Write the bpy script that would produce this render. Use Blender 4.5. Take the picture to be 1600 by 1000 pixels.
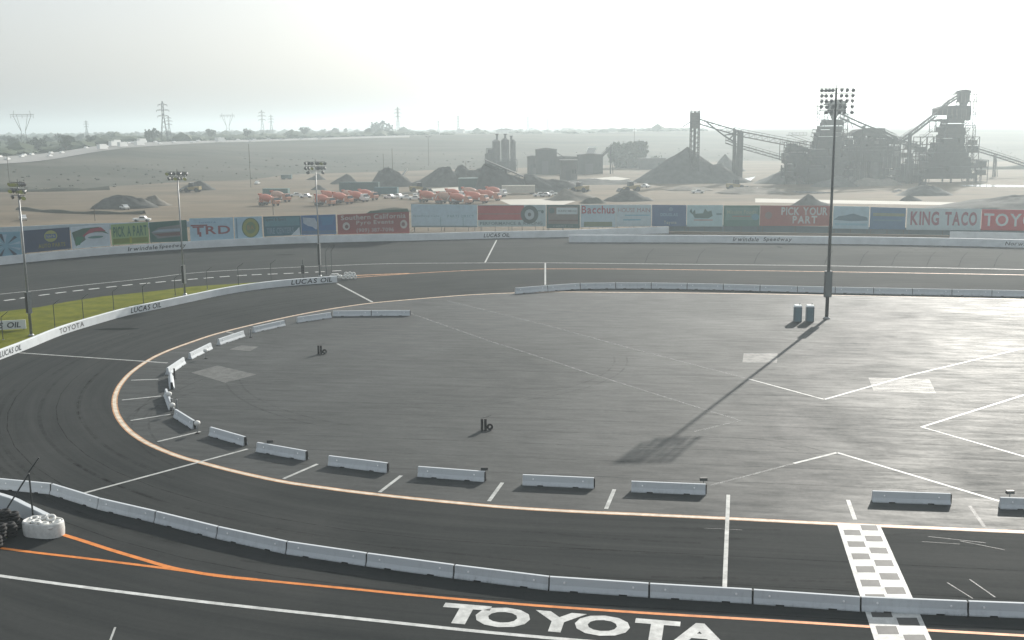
import bpy, bmesh, math, random
from mathutils import Vector, Matrix, noise as mnoise
R_ = math.radians
random.seed(7)
for o in list(bpy.data.objects): bpy.data.objects.remove(o)
SC = bpy.context.scene
COL = SC.collection

# ---------------------------------------------------------------- camera
CAMH, FPX, PITCH, ROLL = 28.0, 1680.0, R_(10.2), R_(0.57)
cam = bpy.data.cameras.new('camera'); co = bpy.data.objects.new('camera', cam); COL.objects.link(co)
cam.sensor_width = 36; cam.lens = 36 * FPX / 1600; cam.clip_end = 60000; cam.clip_start = 0.5
co.matrix_world = Matrix.Translation((0, 0, CAMH)) @ Matrix.Rotation(math.pi/2 - PITCH, 4, 'X') @ Matrix.Rotation(-ROLL, 4, 'Z')
SC.camera = co

# ---------------------------------------------------------------- light
SUN_EL, SUN_AZ = R_(23.5), R_(27.7)
w = bpy.data.worlds.new("World"); SC.world = w; w.use_nodes = True
nt = w.node_tree; nt.nodes.clear()
sky = nt.nodes.new('ShaderNodeTexSky'); sky.sky_type = 'NISHITA'; sky.sun_disc = False
sky.sun_elevation = SUN_EL; sky.sun_rotation = SUN_AZ
sky.air_density = 1.0; sky.dust_density = 5.0; sky.ozone_density = 1.5; sky.altitude = 100
hs = nt.nodes.new('ShaderNodeHueSaturation'); hs.inputs['Saturation'].default_value = 0.58
bg = nt.nodes.new('ShaderNodeBackground'); bg.inputs[1].default_value = 0.108
wo = nt.nodes.new('ShaderNodeOutputWorld')
nt.links.new(sky.outputs[0], hs.inputs['Color']); tint = nt.nodes.new('ShaderNodeMix'); tint.data_type = 'RGBA'; tint.blend_type = 'MULTIPLY'; tint.inputs[0].default_value = 1; tint.inputs[7].default_value = (0.95, 0.99, 1.02, 1)
smog = nt.nodes.new('ShaderNodeMix'); smog.data_type = 'RGBA'; smog.inputs[0].default_value = 0.42; smog.inputs[7].default_value = (6.6, 6.65, 6.6, 1)
cl = nt.nodes.new('ShaderNodeVectorMath'); cl.operation = 'MINIMUM'; cl.inputs[1].default_value = (13, 13, 13)
nt.links.new(hs.outputs[0], cl.inputs[0]); nt.links.new(cl.outputs[0], smog.inputs[6]); nt.links.new(smog.outputs[2], tint.inputs[6]); nt.links.new(tint.outputs[2], bg.inputs[0]); nt.links.new(bg.outputs[0], wo.inputs[0])
sl = bpy.data.lights.new('sun', 'SUN'); sl.energy = 5.0; sl.angle = R_(0.5); sl.color = (1.0, 0.95, 0.87)
so = bpy.data.objects.new('sun', sl); COL.objects.link(so)
sd = Vector((math.sin(SUN_AZ)*math.cos(SUN_EL), math.cos(SUN_AZ)*math.cos(SUN_EL), math.sin(SUN_EL)))
so.rotation_euler = sd.to_track_quat('Z', 'Y').to_euler(); so.location = (120, 200, 150)
SC.view_settings.view_transform = 'Standard'; SC.view_settings.look = 'None'
SC.view_settings.exposure = 0.42; SC.view_settings.gamma = 1
SC.cycles.volume_bounces = 1; SC.cycles.max_bounces = 6

HAZE_DENSITY, HAZE_G, HAZE_COL = 0.00040, 0.5, (0.68, 0.77, 0.80)

# ---------------------------------------------------------------- pixel <-> place
def ray(px, py):
    a = px - 800; b = 500 - py
    c, s = math.cos(ROLL), math.sin(ROLL)
    x = a*c + b*s; y = -a*s + b*c
    return Vector((x, FPX*math.cos(PITCH) + y*math.sin(PITCH), -FPX*math.sin(PITCH) + y*math.cos(PITCH)))
def G(px, py, z=0.0):
    d = ray(px, py); t = (z - CAMH)/d.z
    return Vector((d.x*t, d.y*t, z))
def D(px, py, Y):
    d = ray(px, py); t = Y/d.y
    return Vector((d.x*t, Y, CAMH + d.z*t))

# ---------------------------------------------------------------- materials
def mat(name, col, rough=0.7, var=0.12, scale=3.0, metal=0.0, spec=0.5, bump=0.0, col2=None, coat=0.0):
    m = bpy.data.materials.new(name); m.use_nodes = True
    n = m.node_tree.nodes; l = m.node_tree.links; b = n['Principled BSDF']
    b.inputs['Roughness'].default_value = rough; b.inputs['Metallic'].default_value = metal
    b.inputs['Specular IOR Level'].default_value = spec
    tc = n.new('ShaderNodeTexCoord'); no = n.new('ShaderNodeTexNoise')
    no.inputs['Scale'].default_value = scale; no.inputs['Detail'].default_value = 5; no.inputs['Roughness'].default_value = 0.65
    l.new(tc.outputs['Object'], no.inputs['Vector'])
    cr = n.new('ShaderNodeValToRGB'); cr.color_ramp.elements[0].position = 0.3; cr.color_ramp.elements[1].position = 0.7
    c2 = col2 if col2 else tuple(min(1, c*(1+var)) for c in col)
    c1 = tuple(c*(1-var) for c in col) if not col2 else col
    cr.color_ramp.elements[0].color = (*c1, 1); cr.color_ramp.elements[1].color = (*c2, 1)
    l.new(no.outputs['Fac'], cr.inputs['Fac']); l.new(cr.outputs[0], b.inputs['Base Color'])
    if bump:
        bu = n.new('ShaderNodeBump'); bu.inputs['Strength'].default_value = bump
        l.new(no.outputs['Fac'], bu.inputs['Height']); l.new(bu.outputs[0], b.inputs['Normal'])
    return m
def N(m, t): return m.node_tree.nodes.new(t)
def mth(m, op, a, b=None):
    x = N(m, 'ShaderNodeMath'); x.operation = op
    for i, v in enumerate((a, b)):
        if v is None: continue
        if hasattr(v, 'links'): m.node_tree.links.new(v, x.inputs[i])
        else: x.inputs[i].default_value = v
    return x.outputs[0]

def worn(name, col, lo, hi, rough=0.6, scale=1.1, spec=0.3, p0=0.38, p1=0.6, stretch=(1, 1, 1)):
    m = mat(name, col, rough, 0.12, 1.2, spec=spec); l = m.node_tree.links
    tc = N(m, 'ShaderNodeTexCoord'); mp = N(m, 'ShaderNodeMapping'); mp.inputs['Scale'].default_value = stretch; l.new(tc.outputs['Object'], mp.inputs[0])
    no = N(m, 'ShaderNodeTexNoise'); no.inputs['Scale'].default_value = scale; no.inputs['Detail'].default_value = 9; no.inputs['Roughness'].default_value = 0.75
    l.new(mp.outputs[0], no.inputs['Vector'])
    mr = N(m, 'ShaderNodeMapRange'); mr.inputs['From Min'].default_value = p0; mr.inputs['From Max'].default_value = p1; mr.inputs['To Min'].default_value = lo; mr.inputs['To Max'].default_value = hi
    l.new(no.outputs['Fac'], mr.inputs['Value']); l.new(mr.outputs[0], m.node_tree.nodes['Principled BSDF'].inputs['Alpha'])
    return m
def barrier_material(name, col):
    m = bpy.data.materials.new(name); m.use_nodes = True; l = m.node_tree.links; b = m.node_tree.nodes['Principled BSDF']
    b.inputs['Roughness'].default_value = 0.8; b.inputs['Specular IOR Level'].default_value = 0.25
    tc = N(m, 'ShaderNodeTexCoord'); oi = N(m, 'ShaderNodeObjectInfo')
    ad = N(m, 'ShaderNodeVectorMath'); ad.operation = 'ADD'; cx = N(m, 'ShaderNodeCombineXYZ')
    l.new(mth(m, 'MULTIPLY', oi.outputs['Random'], 90.0), cx.inputs[0]); l.new(tc.outputs['Object'], ad.inputs[0]); l.new(cx.outputs[0], ad.inputs[1])
    def no(sc, mul, det=6):
        mp = N(m, 'ShaderNodeMapping'); mp.inputs['Scale'].default_value = mul; l.new(ad.outputs[0], mp.inputs[0])
        n_ = N(m, 'ShaderNodeTexNoise'); n_.inputs['Scale'].default_value = sc; n_.inputs['Detail'].default_value = det; n_.inputs['Roughness'].default_value = .7; l.new(mp.outputs[0], n_.inputs['Vector']); return n_.outputs['Fac']
    a_ = no(1.0, (3.0, 3.0, .7)); b_ = no(.6, (1, 1, 5)); sp = N(m, 'ShaderNodeSeparateXYZ'); l.new(tc.outputs['Object'], sp.inputs[0])
    f = mth(m, 'ADD', mth(m, 'MULTIPLY', a_, .6), mth(m, 'MULTIPLY', b_, .4))
    f = mth(m, 'ADD', f, mth(m, 'MULTIPLY', oi.outputs['Random'], .07))
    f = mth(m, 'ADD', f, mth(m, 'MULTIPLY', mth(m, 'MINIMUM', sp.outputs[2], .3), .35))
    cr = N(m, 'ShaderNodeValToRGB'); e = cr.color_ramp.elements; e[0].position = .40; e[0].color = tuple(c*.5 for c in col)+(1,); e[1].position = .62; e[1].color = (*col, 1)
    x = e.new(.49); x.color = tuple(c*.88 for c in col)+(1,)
    l.new(f, cr.inputs[0]); l.new(cr.outputs[0], b.inputs['Base Color']); return m
AX = R_(-9.0); OC = (9.5, 129.0)
def asphalt(name, c_lo, c_hi, r_lo, r_hi, spec, oval=True, bump=0.25, sx=0.035, sr=0.9):
    m = bpy.data.materials.new(name); m.use_nodes = True
    n = m.node_tree.nodes; l = m.node_tree.links; b = n['Principled BSDF']
    b.inputs['Specular IOR Level'].default_value = spec
    tc = N(m, 'ShaderNodeTexCoord'); mp = N(m, 'ShaderNodeMapping'); mp.vector_type = 'POINT'
    mp.inputs['Rotation'].default_value = (0, 0, -AX)
    ca, sa = math.cos(-AX), math.sin(-AX)
    mp.inputs['Location'].default_value = (-(OC[0]*ca - OC[1]*sa), -(OC[0]*sa + OC[1]*ca), 0)
    l.new(tc.outputs['Object'], mp.inputs['Vector'])
    sp = N(m, 'ShaderNodeSeparateXYZ'); l.new(mp.outputs[0], sp.inputs[0])
    u, v = sp.outputs[0], sp.outputs[1]
    cb = N(m, 'ShaderNodeCombineXYZ')
    if oval:
        du = mth(m, 'MINIMUM', u, 0.0); pu = mth(m, 'MAXIMUM', u, 0.0)
        r = mth(m, 'SQRT', mth(m, 'ADD', mth(m, 'MULTIPLY', du, du), mth(m, 'MULTIPLY', v, v)))
        th = mth(m, 'ARCTAN2', v, mth(m, 'MULTIPLY', du, -1.0))
        s = mth(m, 'ADD', mth(m, 'MULTIPLY', th, 60.0), mth(m, 'MULTIPLY', mth(m, 'SIGN', v), pu))
    else:
        s, r = u, v
    l.new(mth(m, 'MULTIPLY', s, sx), cb.inputs[0]); l.new(mth(m, 'MULTIPLY', r, sr), cb.inputs[1])
    st = N(m, 'ShaderNodeTexNoise'); st.inputs['Scale'].default_value = 1.0; st.inputs['Detail'].default_value = 6; st.inputs['Roughness'].default_value = 0.7
    l.new(cb.outputs[0], st.inputs['Vector']); st.inputs['Distortion'].default_value = 0.35
    bl = N(m, 'ShaderNodeTexNoise'); bl.inputs['Scale'].default_value = 0.045; bl.inputs['Detail'].default_value = 7; bl.inputs['Roughness'].default_value = 0.6; bl.inputs['Distortion'].default_value = 1.2
    l.new(tc.outputs['Object'], bl.inputs['Vector'])
    fi = N(m, 'ShaderNodeTexNoise'); fi.inputs['Scale'].default_value = 2.2; fi.inputs['Detail'].default_value = 8; fi.inputs['Roughness'].default_value = 0.8
    l.new(tc.outputs['Object'], fi.inputs['Vector'])
    f = mth(m, 'ADD', mth(m, 'MULTIPLY', st.outputs['Fac'], 0.42), mth(m, 'ADD', mth(m, 'MULTIPLY', bl.outputs['Fac'], 0.36), mth(m, 'MULTIPLY', fi.outputs['Fac'], 0.22)))
    cr = N(m, 'ShaderNodeValToRGB'); cr.color_ramp.elements[0].position = 0.36; cr.color_ramp.elements[1].position = 0.64
    cr.color_ramp.elements[0].color = (*c_lo, 1); cr.color_ramp.elements[1].color = (*c_hi, 1)
    l.new(f, cr.inputs[0]); l.new(cr.outputs[0], b.inputs['Base Color'])
    mr = N(m, 'ShaderNodeMapRange'); mr.inputs['From Min'].default_value = 0.36; mr.inputs['From Max'].default_value = 0.64
    mr.inputs['To Min'].default_value = r_hi; mr.inputs['To Max'].default_value = r_lo
    l.new(f, mr.inputs['Value']); l.new(mr.outputs[0], b.inputs['Roughness'])
    bu = N(m, 'ShaderNodeBump'); bu.inputs['Strength'].default_value = bump; bu.inputs['Distance'].default_value = 0.05
    l.new(st.outputs['Fac'], bu.inputs['Height']); l.new(bu.outputs[0], b.inputs['Normal'])
    return m

M = {}
M['track'] = asphalt('track_asphalt', (0.025, 0.0285, 0.0285), (0.049, 0.0515, 0.050), 0.88, 0.97, 0.04)
M['infield'] = asphalt('infield_asphalt', (0.028, 0.032, 0.0318), (0.059, 0.0625, 0.0605), 0.58, 0.82, 0.16, oval=False, bump=0.42, sx=0.22, sr=0.95)
M['patch'] = worn('patch', (0.115, 0.118, 0.11), .65, 1.0, scale=.9)
M['patch_bright'] = worn('patch_bright', (0.27, 0.27, 0.255), 0.4, 1, .62, .8, .2, .40, .62, (.5, 1.4, 1))
M['tyre_mark'] = worn('tyre_mark', (0.012, 0.013, 0.013), 0.0, .42, .9, .7, .05, .42, .72)
M['stain'] = mat('stain', (0.012, 0.014, 0.014), 0.97, 0.3, 1.5, spec=0.03)
M['white_paint'] = worn('white_paint', (0.55, 0.56, 0.54), .68, 1.0)
M['cream_paint'] = worn('cream_paint', (0.64, 0.57, 0.46), .7, 1.0)
M['worn_paint'] = worn('worn_paint', (0.23, 0.235, 0.23), 0.3, .68, p0=.36, p1=.66)
M['mid_paint'] = worn('mid_paint', (0.44, 0.45, 0.43), .62, 1.0)
M['orange_paint'] = worn('orange_paint', (0.66, 0.22, 0.045), .75, 1.0)
M['pale_orange'] = worn('pale_orange', (0.52, 0.27, 0.12), .6, 1.0)
M['grey_paint'] = worn('grey_paint', (0.10, 0.10, 0.097), .85, 1.0, spec=.1)
M['seam'] = worn('seam', (0.01, 0.01, 0.01), .1, .7, .98, .8, .0)
M['concrete_white'] = barrier_material('concrete_white', (0.53, 0.56, 0.575))
M['concrete_dirty'] = mat('concrete_dirty', (0.28, 0.27, 0.25), 0.8, 0.2, 2.0)
M['wall_white'] = mat('wall_white', (0.60, 0.63, 0.64), 0.75, 0.12, 0.35)
M['painted_sunlit_hole'] = mat('painted_sunlit_hole', (0.95, 0.95, 0.95), 0.3, 0.02)
M['dark_steel'] = mat('dark_steel', (0.05, 0.055, 0.055), 0.5, 0.2, metal=0.3)
M['galv'] = mat('galv', (0.24, 0.25, 0.25), 0.45, 0.15, metal=0.4)
M['lampcase'] = mat('lampcase', (0.10, 0.10, 0.10), 0.4, 0.2)
M['lampglass'] = mat('lampglass', (0.75, 0.77, 0.78), 0.12, 0.02, metal=0.7)
M['black'] = mat('black', (0.015, 0.015, 0.015), 0.6)
M['rubber'] = mat('rubber', (0.02, 0.02, 0.02), 0.85, 0.25)
M['tyre_white'] = mat('tyre_white', (0.62, 0.62, 0.59), 0.6, 0.15, 3)
M['toilet'] = mat('toilet', (0.10, 0.14, 0.16), 0.5, 0.05)
M['toilet_roof'] = mat('toilet_roof', (0.62, 0.65, 0.65), 0.4, 0.05)
M['grass'] = mat('grass', (0.075, 0.088, 0.006), 0.95, 0.0, 0.35, col2=(0.145, 0.15, 0.012), spec=0.05)
M['foliage'] = mat('foliage', (0.035, 0.05, 0.025), 0.85, 0.0, 1.5, col2=(0.07, 0.085, 0.04), spec=0.2)
M['scrub'] = mat('scrub', (0.050, 0.053, 0.038), 0.9, 0.3, 0.5, spec=0.1)
M['bark'] = mat('bark', (0.09, 0.07, 0.05), 0.9)
M['gravel_dark'] = mat('gravel_dark', (0.070, 0.072, 0.066), 0.95, 0.35, 0.35, bump=0.4, spec=0.15)
M['gravel_tan'] = mat('gravel_tan', (0.16, 0.145, 0.12), 0.95, 0.2, 0.5, bump=0.4, spec=0.15)
M['plant_steel'] = mat('plant_steel', (0.045, 0.047, 0.045), 0.9, 0.25, 0.6, spec=0.08)
M['plant_pale'] = mat('plant_pale', (0.09, 0.088, 0.082), 0.9, 0.2, 0.3, spec=0.1)
M['plant_bright'] = mat('plant_bright', (0.5, 0.5, 0.5), 0.35, 0.1, 0.3, metal=0.3)
M['belt'] = mat('belt', (0.03, 0.03, 0.03), 0.8)
M['truck_cab'] = mat('truck_cab', (0.46, 0.20, 0.12), 0.4, 0.12, 0.8)
M['truck_red'] = mat('truck_red', (0.48, 0.13, 0.07), 0.42, 0.12, 0.8)
M['truck_white'] = mat('truck_white', (0.68, 0.68, 0.66), 0.3, 0.04)
M['truck_dark'] = mat('truck_dark', (0.04, 0.04, 0.04), 0.6)
M['glass'] = mat('glass', (0.03, 0.035, 0.04), 0.08, 0.05)
M['freeway'] = mat('freeway', (0.20, 0.195, 0.185), 0.8, 0.1, 0.05)
M['green_container'] = mat('green_container', (0.06, 0.11, 0.10), 0.6, 0.1)
M['house_wall'] = mat('house_wall', (0.38, 0.36, 0.33), 0.8, 0.1)
M['house_roof'] = mat('house_roof', (0.12, 0.10, 0.09), 0.8, 0.1)
M['plywood'] = mat('plywood', (0.2, 0.2, 0.19), 0.8)
_pc = {}
def P(r, g, b, rough=0.65):
    a_ = (r+g+b)/3; r, g, b = [max(.004, (a_ + (c-a_)*1.35)*1.05) for c in (r, g, b)]; k = (r, g, b, rough)
    if k not in _pc: _pc[k] = mat('print_colour', (r, g, b), rough, 0.10, 0.9, spec=0.3)
    return _pc[k]

# ground material: dirt yard, scrub
def dirt_material():
    m = bpy.data.materials.new('dirt'); m.use_nodes = True
    l = m.node_tree.links; b = m.node_tree.nodes['Principled BSDF']; b.inputs['Roughness'].default_value = 0.95; b.inputs['Specular IOR Level'].default_value = 0.15
    tc = N(m, 'ShaderNodeTexCoord'); mp = N(m, 'ShaderNodeMapping'); mp.inputs['Scale'].default_value = (0.012, 0.03, 0.03)
    l.new(tc.outputs['Object'], mp.inputs[0])
    n1 = N(m, 'ShaderNodeTexNoise'); n1.inputs['Scale'].default_value = 1; n1.inputs['Detail'].default_value = 7; n1.inputs['Roughness'].default_value = 0.62
    l.new(mp.outputs[0], n1.inputs['Vector'])
    cr = N(m, 'ShaderNodeValToRGB'); e = cr.color_ramp.elements
    e[0].position = 0.30; e[0].color = (0.048, 0.037, 0.025, 1); e[1].position = 0.72; e[1].color = (0.185, 0.145, 0.095, 1)
    x = e.new(0.5); x.color = (0.11, 0.086, 0.055, 1)
    m2 = N(m, 'ShaderNodeMapping'); m2.inputs['Scale'].default_value = (0.05, 0.22, 0.1); l.new(tc.outputs['Object'], m2.inputs[0])
    n2 = N(m, 'ShaderNodeTexNoise'); n2.inputs['Scale'].default_value = 1; n2.inputs['Detail'].default_value = 6; n2.inputs['Distortion'].default_value = 1.5; l.new(m2.outputs[0], n2.inputs['Vector'])
    f = mth(m, 'ADD', mth(m, 'MULTIPLY', n1.outputs['Fac'], .62), mth(m, 'MULTIPLY', n2.outputs['Fac'], .38))
    l.new(f, cr.inputs[0]); l.new(cr.outputs[0], b.inputs['Base Color'])
    return m
def hill_material():
    m = bpy.data.materials.new('scrubland'); m.use_nodes = True
    l = m.node_tree.links; b = m.node_tree.nodes['Principled BSDF']; b.inputs['Roughness'].default_value = 0.95; b.inputs['Specular IOR Level'].default_value = 0.1
    tc = N(m, 'ShaderNodeTexCoord'); mp = N(m, 'ShaderNodeMapping'); mp.inputs['Scale'].default_value = (0.006, 0.014, 0.05)
    l.new(tc.outputs['Object'], mp.inputs[0])
    n1 = N(m, 'ShaderNodeTexNoise'); n1.inputs['Scale'].default_value = 1; n1.inputs['Detail'].default_value = 8; n1.inputs['Roughness'].default_value = 0.7
    l.new(mp.outputs[0], n1.inputs['Vector'])
    cr = N(m, 'ShaderNodeValToRGB'); e = cr.color_ramp.elements
    e[0].position = 0.38; e[0].color = (0.030, 0.034, 0.024, 1); e[1].position = 0.68; e[1].color = (0.085, 0.08, 0.062, 1)
    l.new(n1.outputs['Fac'], cr.inputs[0]); l.new(cr.outputs[0], b.inputs['Base Color'])
    return m
M['dirt'] = dirt_material(); M['hill'] = hill_material()

# ---------------------------------------------------------------- mesh helpers
class MB:
    def __init__(s): s.v = []; s.f = []
    def add(s, vs, fs, mtx=None):
        k = len(s.v)
        s.v += [tuple(mtx @ Vector(p)) if mtx else tuple(p) for p in vs]
        s.f += [tuple(i + k for i in f) for f in fs]
        return s
    def box(s, x0, y0, z0, x1, y1, z1, mtx=None):
        return s.add([(x0,y0,z0),(x1,y0,z0),(x1,y1,z0),(x0,y1,z0),(x0,y0,z1),(x1,y0,z1),(x1,y1,z1),(x0,y1,z1)],
                     [(0,3,2,1),(4,5,6,7),(0,1,5,4),(1,2,6,5),(2,3,7,6),(3,0,4,7)], mtx)
    def prism(s, pts, y0, y1, mtx=None):       # pts in xz, extruded in y
        n = len(pts)
        vs = [(p[0], y0, p[1]) for p in pts] + [(p[0], y1, p[1]) for p in pts]
        fs = [tuple(range(n)), tuple(range(2*n-1, n-1, -1))] + [(i, n+i, n+(i+1) % n, (i+1) % n) for i in range(n)]
        return s.add(vs, fs, mtx)
    def bar(s, a, b, w, h=None):
        a = Vector(a); b = Vector(b); h = h or w; d = (b-a)
        if d.length < 1e-6: return s
        q = d.to_track_quat('Y', 'Z').to_matrix().to_4x4()
        return s.box(-w/2, 0, -h/2, w/2, d.length, h/2, Matrix.Translation(a) @ q)
    def tube(s, a, b, r0, r1=None, n=10, cap=True):
        a = Vector(a); b = Vector(b); r1 = r0 if r1 is None else r1; d = b-a
        q = d.to_track_quat('Z', 'Y').to_matrix().to_4x4(); L = d.length
        vs = [(r0*math.cos(2*math.pi*i/n), r0*math.sin(2*math.pi*i/n), 0) for i in range(n)] + [(r1*math.cos(2*math.pi*i/n), r1*math.sin(2*math.pi*i/n), L) for i in range(n)]
        fs = [(i, (i+1) % n, n+(i+1) % n, n+i) for i in range(n)]
        if cap: fs += [tuple(range(n-1, -1, -1)), tuple(range(n, 2*n))]
        return s.add(vs, fs, Matrix.Translation(a) @ q)
    def lathe(s, prof, n=16, mtx=None):          # prof [(r,z)]
        vs = []; fs = []
        for r, z in prof:
            for i in range(n): vs.append((r*math.cos(2*math.pi*i/n), r*math.sin(2*math.pi*i/n), z))
        for k in range(len(prof)-1):
            for i in range(n): fs.append((k*n+i, k*n+(i+1) % n, (k+1)*n+(i+1) % n, (k+1)*n+i))
        fs += [tuple(range(n-1, -1, -1)), tuple((len(prof)-1)*n+i for i in range(n))]
        return s.add(vs, fs, mtx)
    def torus(s, R, r, mtx=None, n=18, k=8):
        vs = []; fs = []
        for i in range(n):
            a = 2*math.pi*i/n
            for j in range(k):
                b = 2*math.pi*j/k; vs.append(((R+r*math.cos(b))*math.cos(a), (R+r*math.cos(b))*math.sin(a), r*math.sin(b)))
        for i in range(n):
            for j in range(k): fs.append((i*k+j, ((i+1) % n)*k+j, ((i+1) % n)*k+(j+1) % k, i*k+(j+1) % k))
        return s.add(vs, fs, mtx)
    def build(s, name, m, parent=None, smooth=False):
        me = bpy.data.meshes.new(name); me.from_pydata(s.v, [], s.f); me.update()
        bm = bmesh.new(); bm.from_mesh(me); bmesh.ops.recalc_face_normals(bm, faces=bm.faces); bm.to_mesh(me); bm.free()
        if smooth:
            for p in me.polygons: p.use_smooth = True
        me.materials.append(m)
        o = bpy.data.objects.new(name, me); COL.objects.link(o)
        if parent: o.parent = parent
        return o
def tag(o, label, cat, group=None):
    o['label'] = label; o['category'] = cat
    if group: o['group'] = group
    return o
def thing(name, label, cat, loc=(0,0,0), rz=0, group=None):
    o = bpy.data.objects.new(name, None); COL.objects.link(o); o.location = loc; o.rotation_euler = (0,0,rz); o.empty_display_size = 0.3
    return tag(o, label, cat, group)
def kids(o): return [c for c in list(COL.objects) if c.parent == o]
def dup(root, loc, rz=0, scale=None, label=None, group=None, noparts=False):
    r = root.copy(); COL.objects.link(r); r.location = loc; r.rotation_euler = (0,0,rz)
    if scale: r.scale = scale
    if label: r['label'] = label
    if group: r['group'] = group
    if not noparts:
        for ch in PARTS.get(root.name, kids(root)):
            c = ch.copy(); COL.objects.link(c); c.parent = r
            for g in PARTS.get(ch.name, kids(ch)):
                d = g.copy(); COL.objects.link(d); d.parent = c
    return r
PARTS = {}
def freeze(root):                                # remember the children of a prototype
    PARTS[root.name] = kids(root)
    for c in PARTS[root.name]: PARTS[c.name] = kids(c)
def struct(o, kind='structure'): o['kind'] = kind; return o
ORD = ['first','second','third','fourth','fifth','sixth','seventh','eighth','ninth','tenth','eleventh','twelfth','thirteenth','fourteenth','fifteenth','sixteenth','seventeenth','eighteenth','nineteenth','twentieth']

def catmull(pts, n=6):
    P_ = [Vector(p) for p in pts]; out = []
    E_ = [P_[0]*2-P_[1]] + P_ + [P_[-1]*2-P_[-2]]
    for i in range(1, len(E_)-2):
        a, b, c, d = E_[i-1:i+3]
        for k in range(n):
            t = k/n
            out.append(0.5*((2*b) + (c-a)*t + (2*a-5*b+4*c-d)*t*t + (3*b-a-3*c+d)*t*t*t))
    out.append(P_[-1]); return out
def normals(path):
    ns = []
    for i in range(len(path)):
        d = path[min(i+1, len(path)-1)] - path[max(i-1, 0)]; d.z = 0; d.normalize(); ns.append(Vector((-d.y, d.x, 0)))
    return ns
def strip(name, path, w, z, m, off=0.0, mb=None):
    ns = normals(path); own = mb is None; mb = mb or MB()
    vs = []; fs = []
    for p, n in zip(path, ns):
        a = p + n*(off-w/2); b = p + n*(off+w/2); vs += [(a.x, a.y, z), (b.x, b.y, z)]
    for i in range(len(path)-1): fs.append((2*i, 2*i+1, 2*i+3, 2*i+2))
    mb.add(vs, fs)
    if own: return struct(mb.build(name, m))
def sheet(name, pts, z, m, kind='structure'):
    me = bpy.data.meshes.new(name); bm = bmesh.new()
    vs = [bm.verts.new((p[0], p[1], z)) for p in pts]; f = bm.faces.new(vs); bmesh.ops.triangulate(bm, faces=[f])
    bmesh.ops.recalc_face_normals(bm, faces=bm.faces)
    for f in bm.faces:
        if f.normal.z < 0: f.normal_flip()
    bm.to_mesh(me); bm.free(); me.materials.append(m); o = bpy.data.objects.new(name, me); COL.objects.link(o)
    return struct(o, kind)
def gp(lst): return [G(*p) for p in lst]

# glyphs
_gl = {}
def glyph(ch, bold=0.0):
    k = (ch, bold)
    if k in _gl: return _gl[k]
    cu = bpy.data.curves.new('glyph', 'FONT'); cu.body = ch; cu.offset = bold; cu.resolution_u = 3
    ob = bpy.data.objects.new('glyph', cu); COL.objects.link(ob)
    me = bpy.data.meshes.new_from_object(ob.evaluated_get(bpy.context.evaluated_depsgraph_get()))
    vs = [tuple(v.co) for v in me.vertices]; fs = [tuple(p.vertices) for p in me.polygons]
    adv = max((v[0] for v in vs), default=0.3)
    bpy.data.objects.remove(ob); bpy.data.meshes.remove(me)
    x0 = min(v[0] for v in vs); x1 = max(v[0] for v in vs)
    _gl[k] = (vs, fs, x0, x1)
    return _gl[k]
def layout(text, bold=0.0, gap=0.09, space=0.35):
    x = 0; out = []
    for ch in text:
        if ch == ' ': x += space; continue
        vs, fs, x0, x1 = glyph(ch, bold); out.append((ch, x - x0, x, x + x1 - x0)); x += x1 - x0 + gap
    return out, x - gap
def text_on(mb, text, fn, w, h, bold=0.0, slant=0.0):
    """fn(u,v) -> point; text fitted into 0..w by 0..h"""
    lo, W = layout(text, bold)
    y0 = 0; y1 = 0.72
    if any(c in text for c in 'gjpqy'): y0 = -0.2
    if all(c in text.lower() and c.islower() for c in text if c != ' '): y1 = 0.75
    for ch, off, a, b in lo:
        vs, fs, _, _ = glyph(ch, bold); pts = []
        for x, y, z in vs:
            v = (y-y0)/(y1-y0)*h; u = (x+off)/W*w + slant*v
            pts.append(fn(u, v))
        mb.add(pts, fs)

# ================================================================ SETTING
sheet('ground', [(-9000,-9000),(9000,-9000),(9000,9000),(-9000,9000)], -0.06, M['dirt'])

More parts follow.
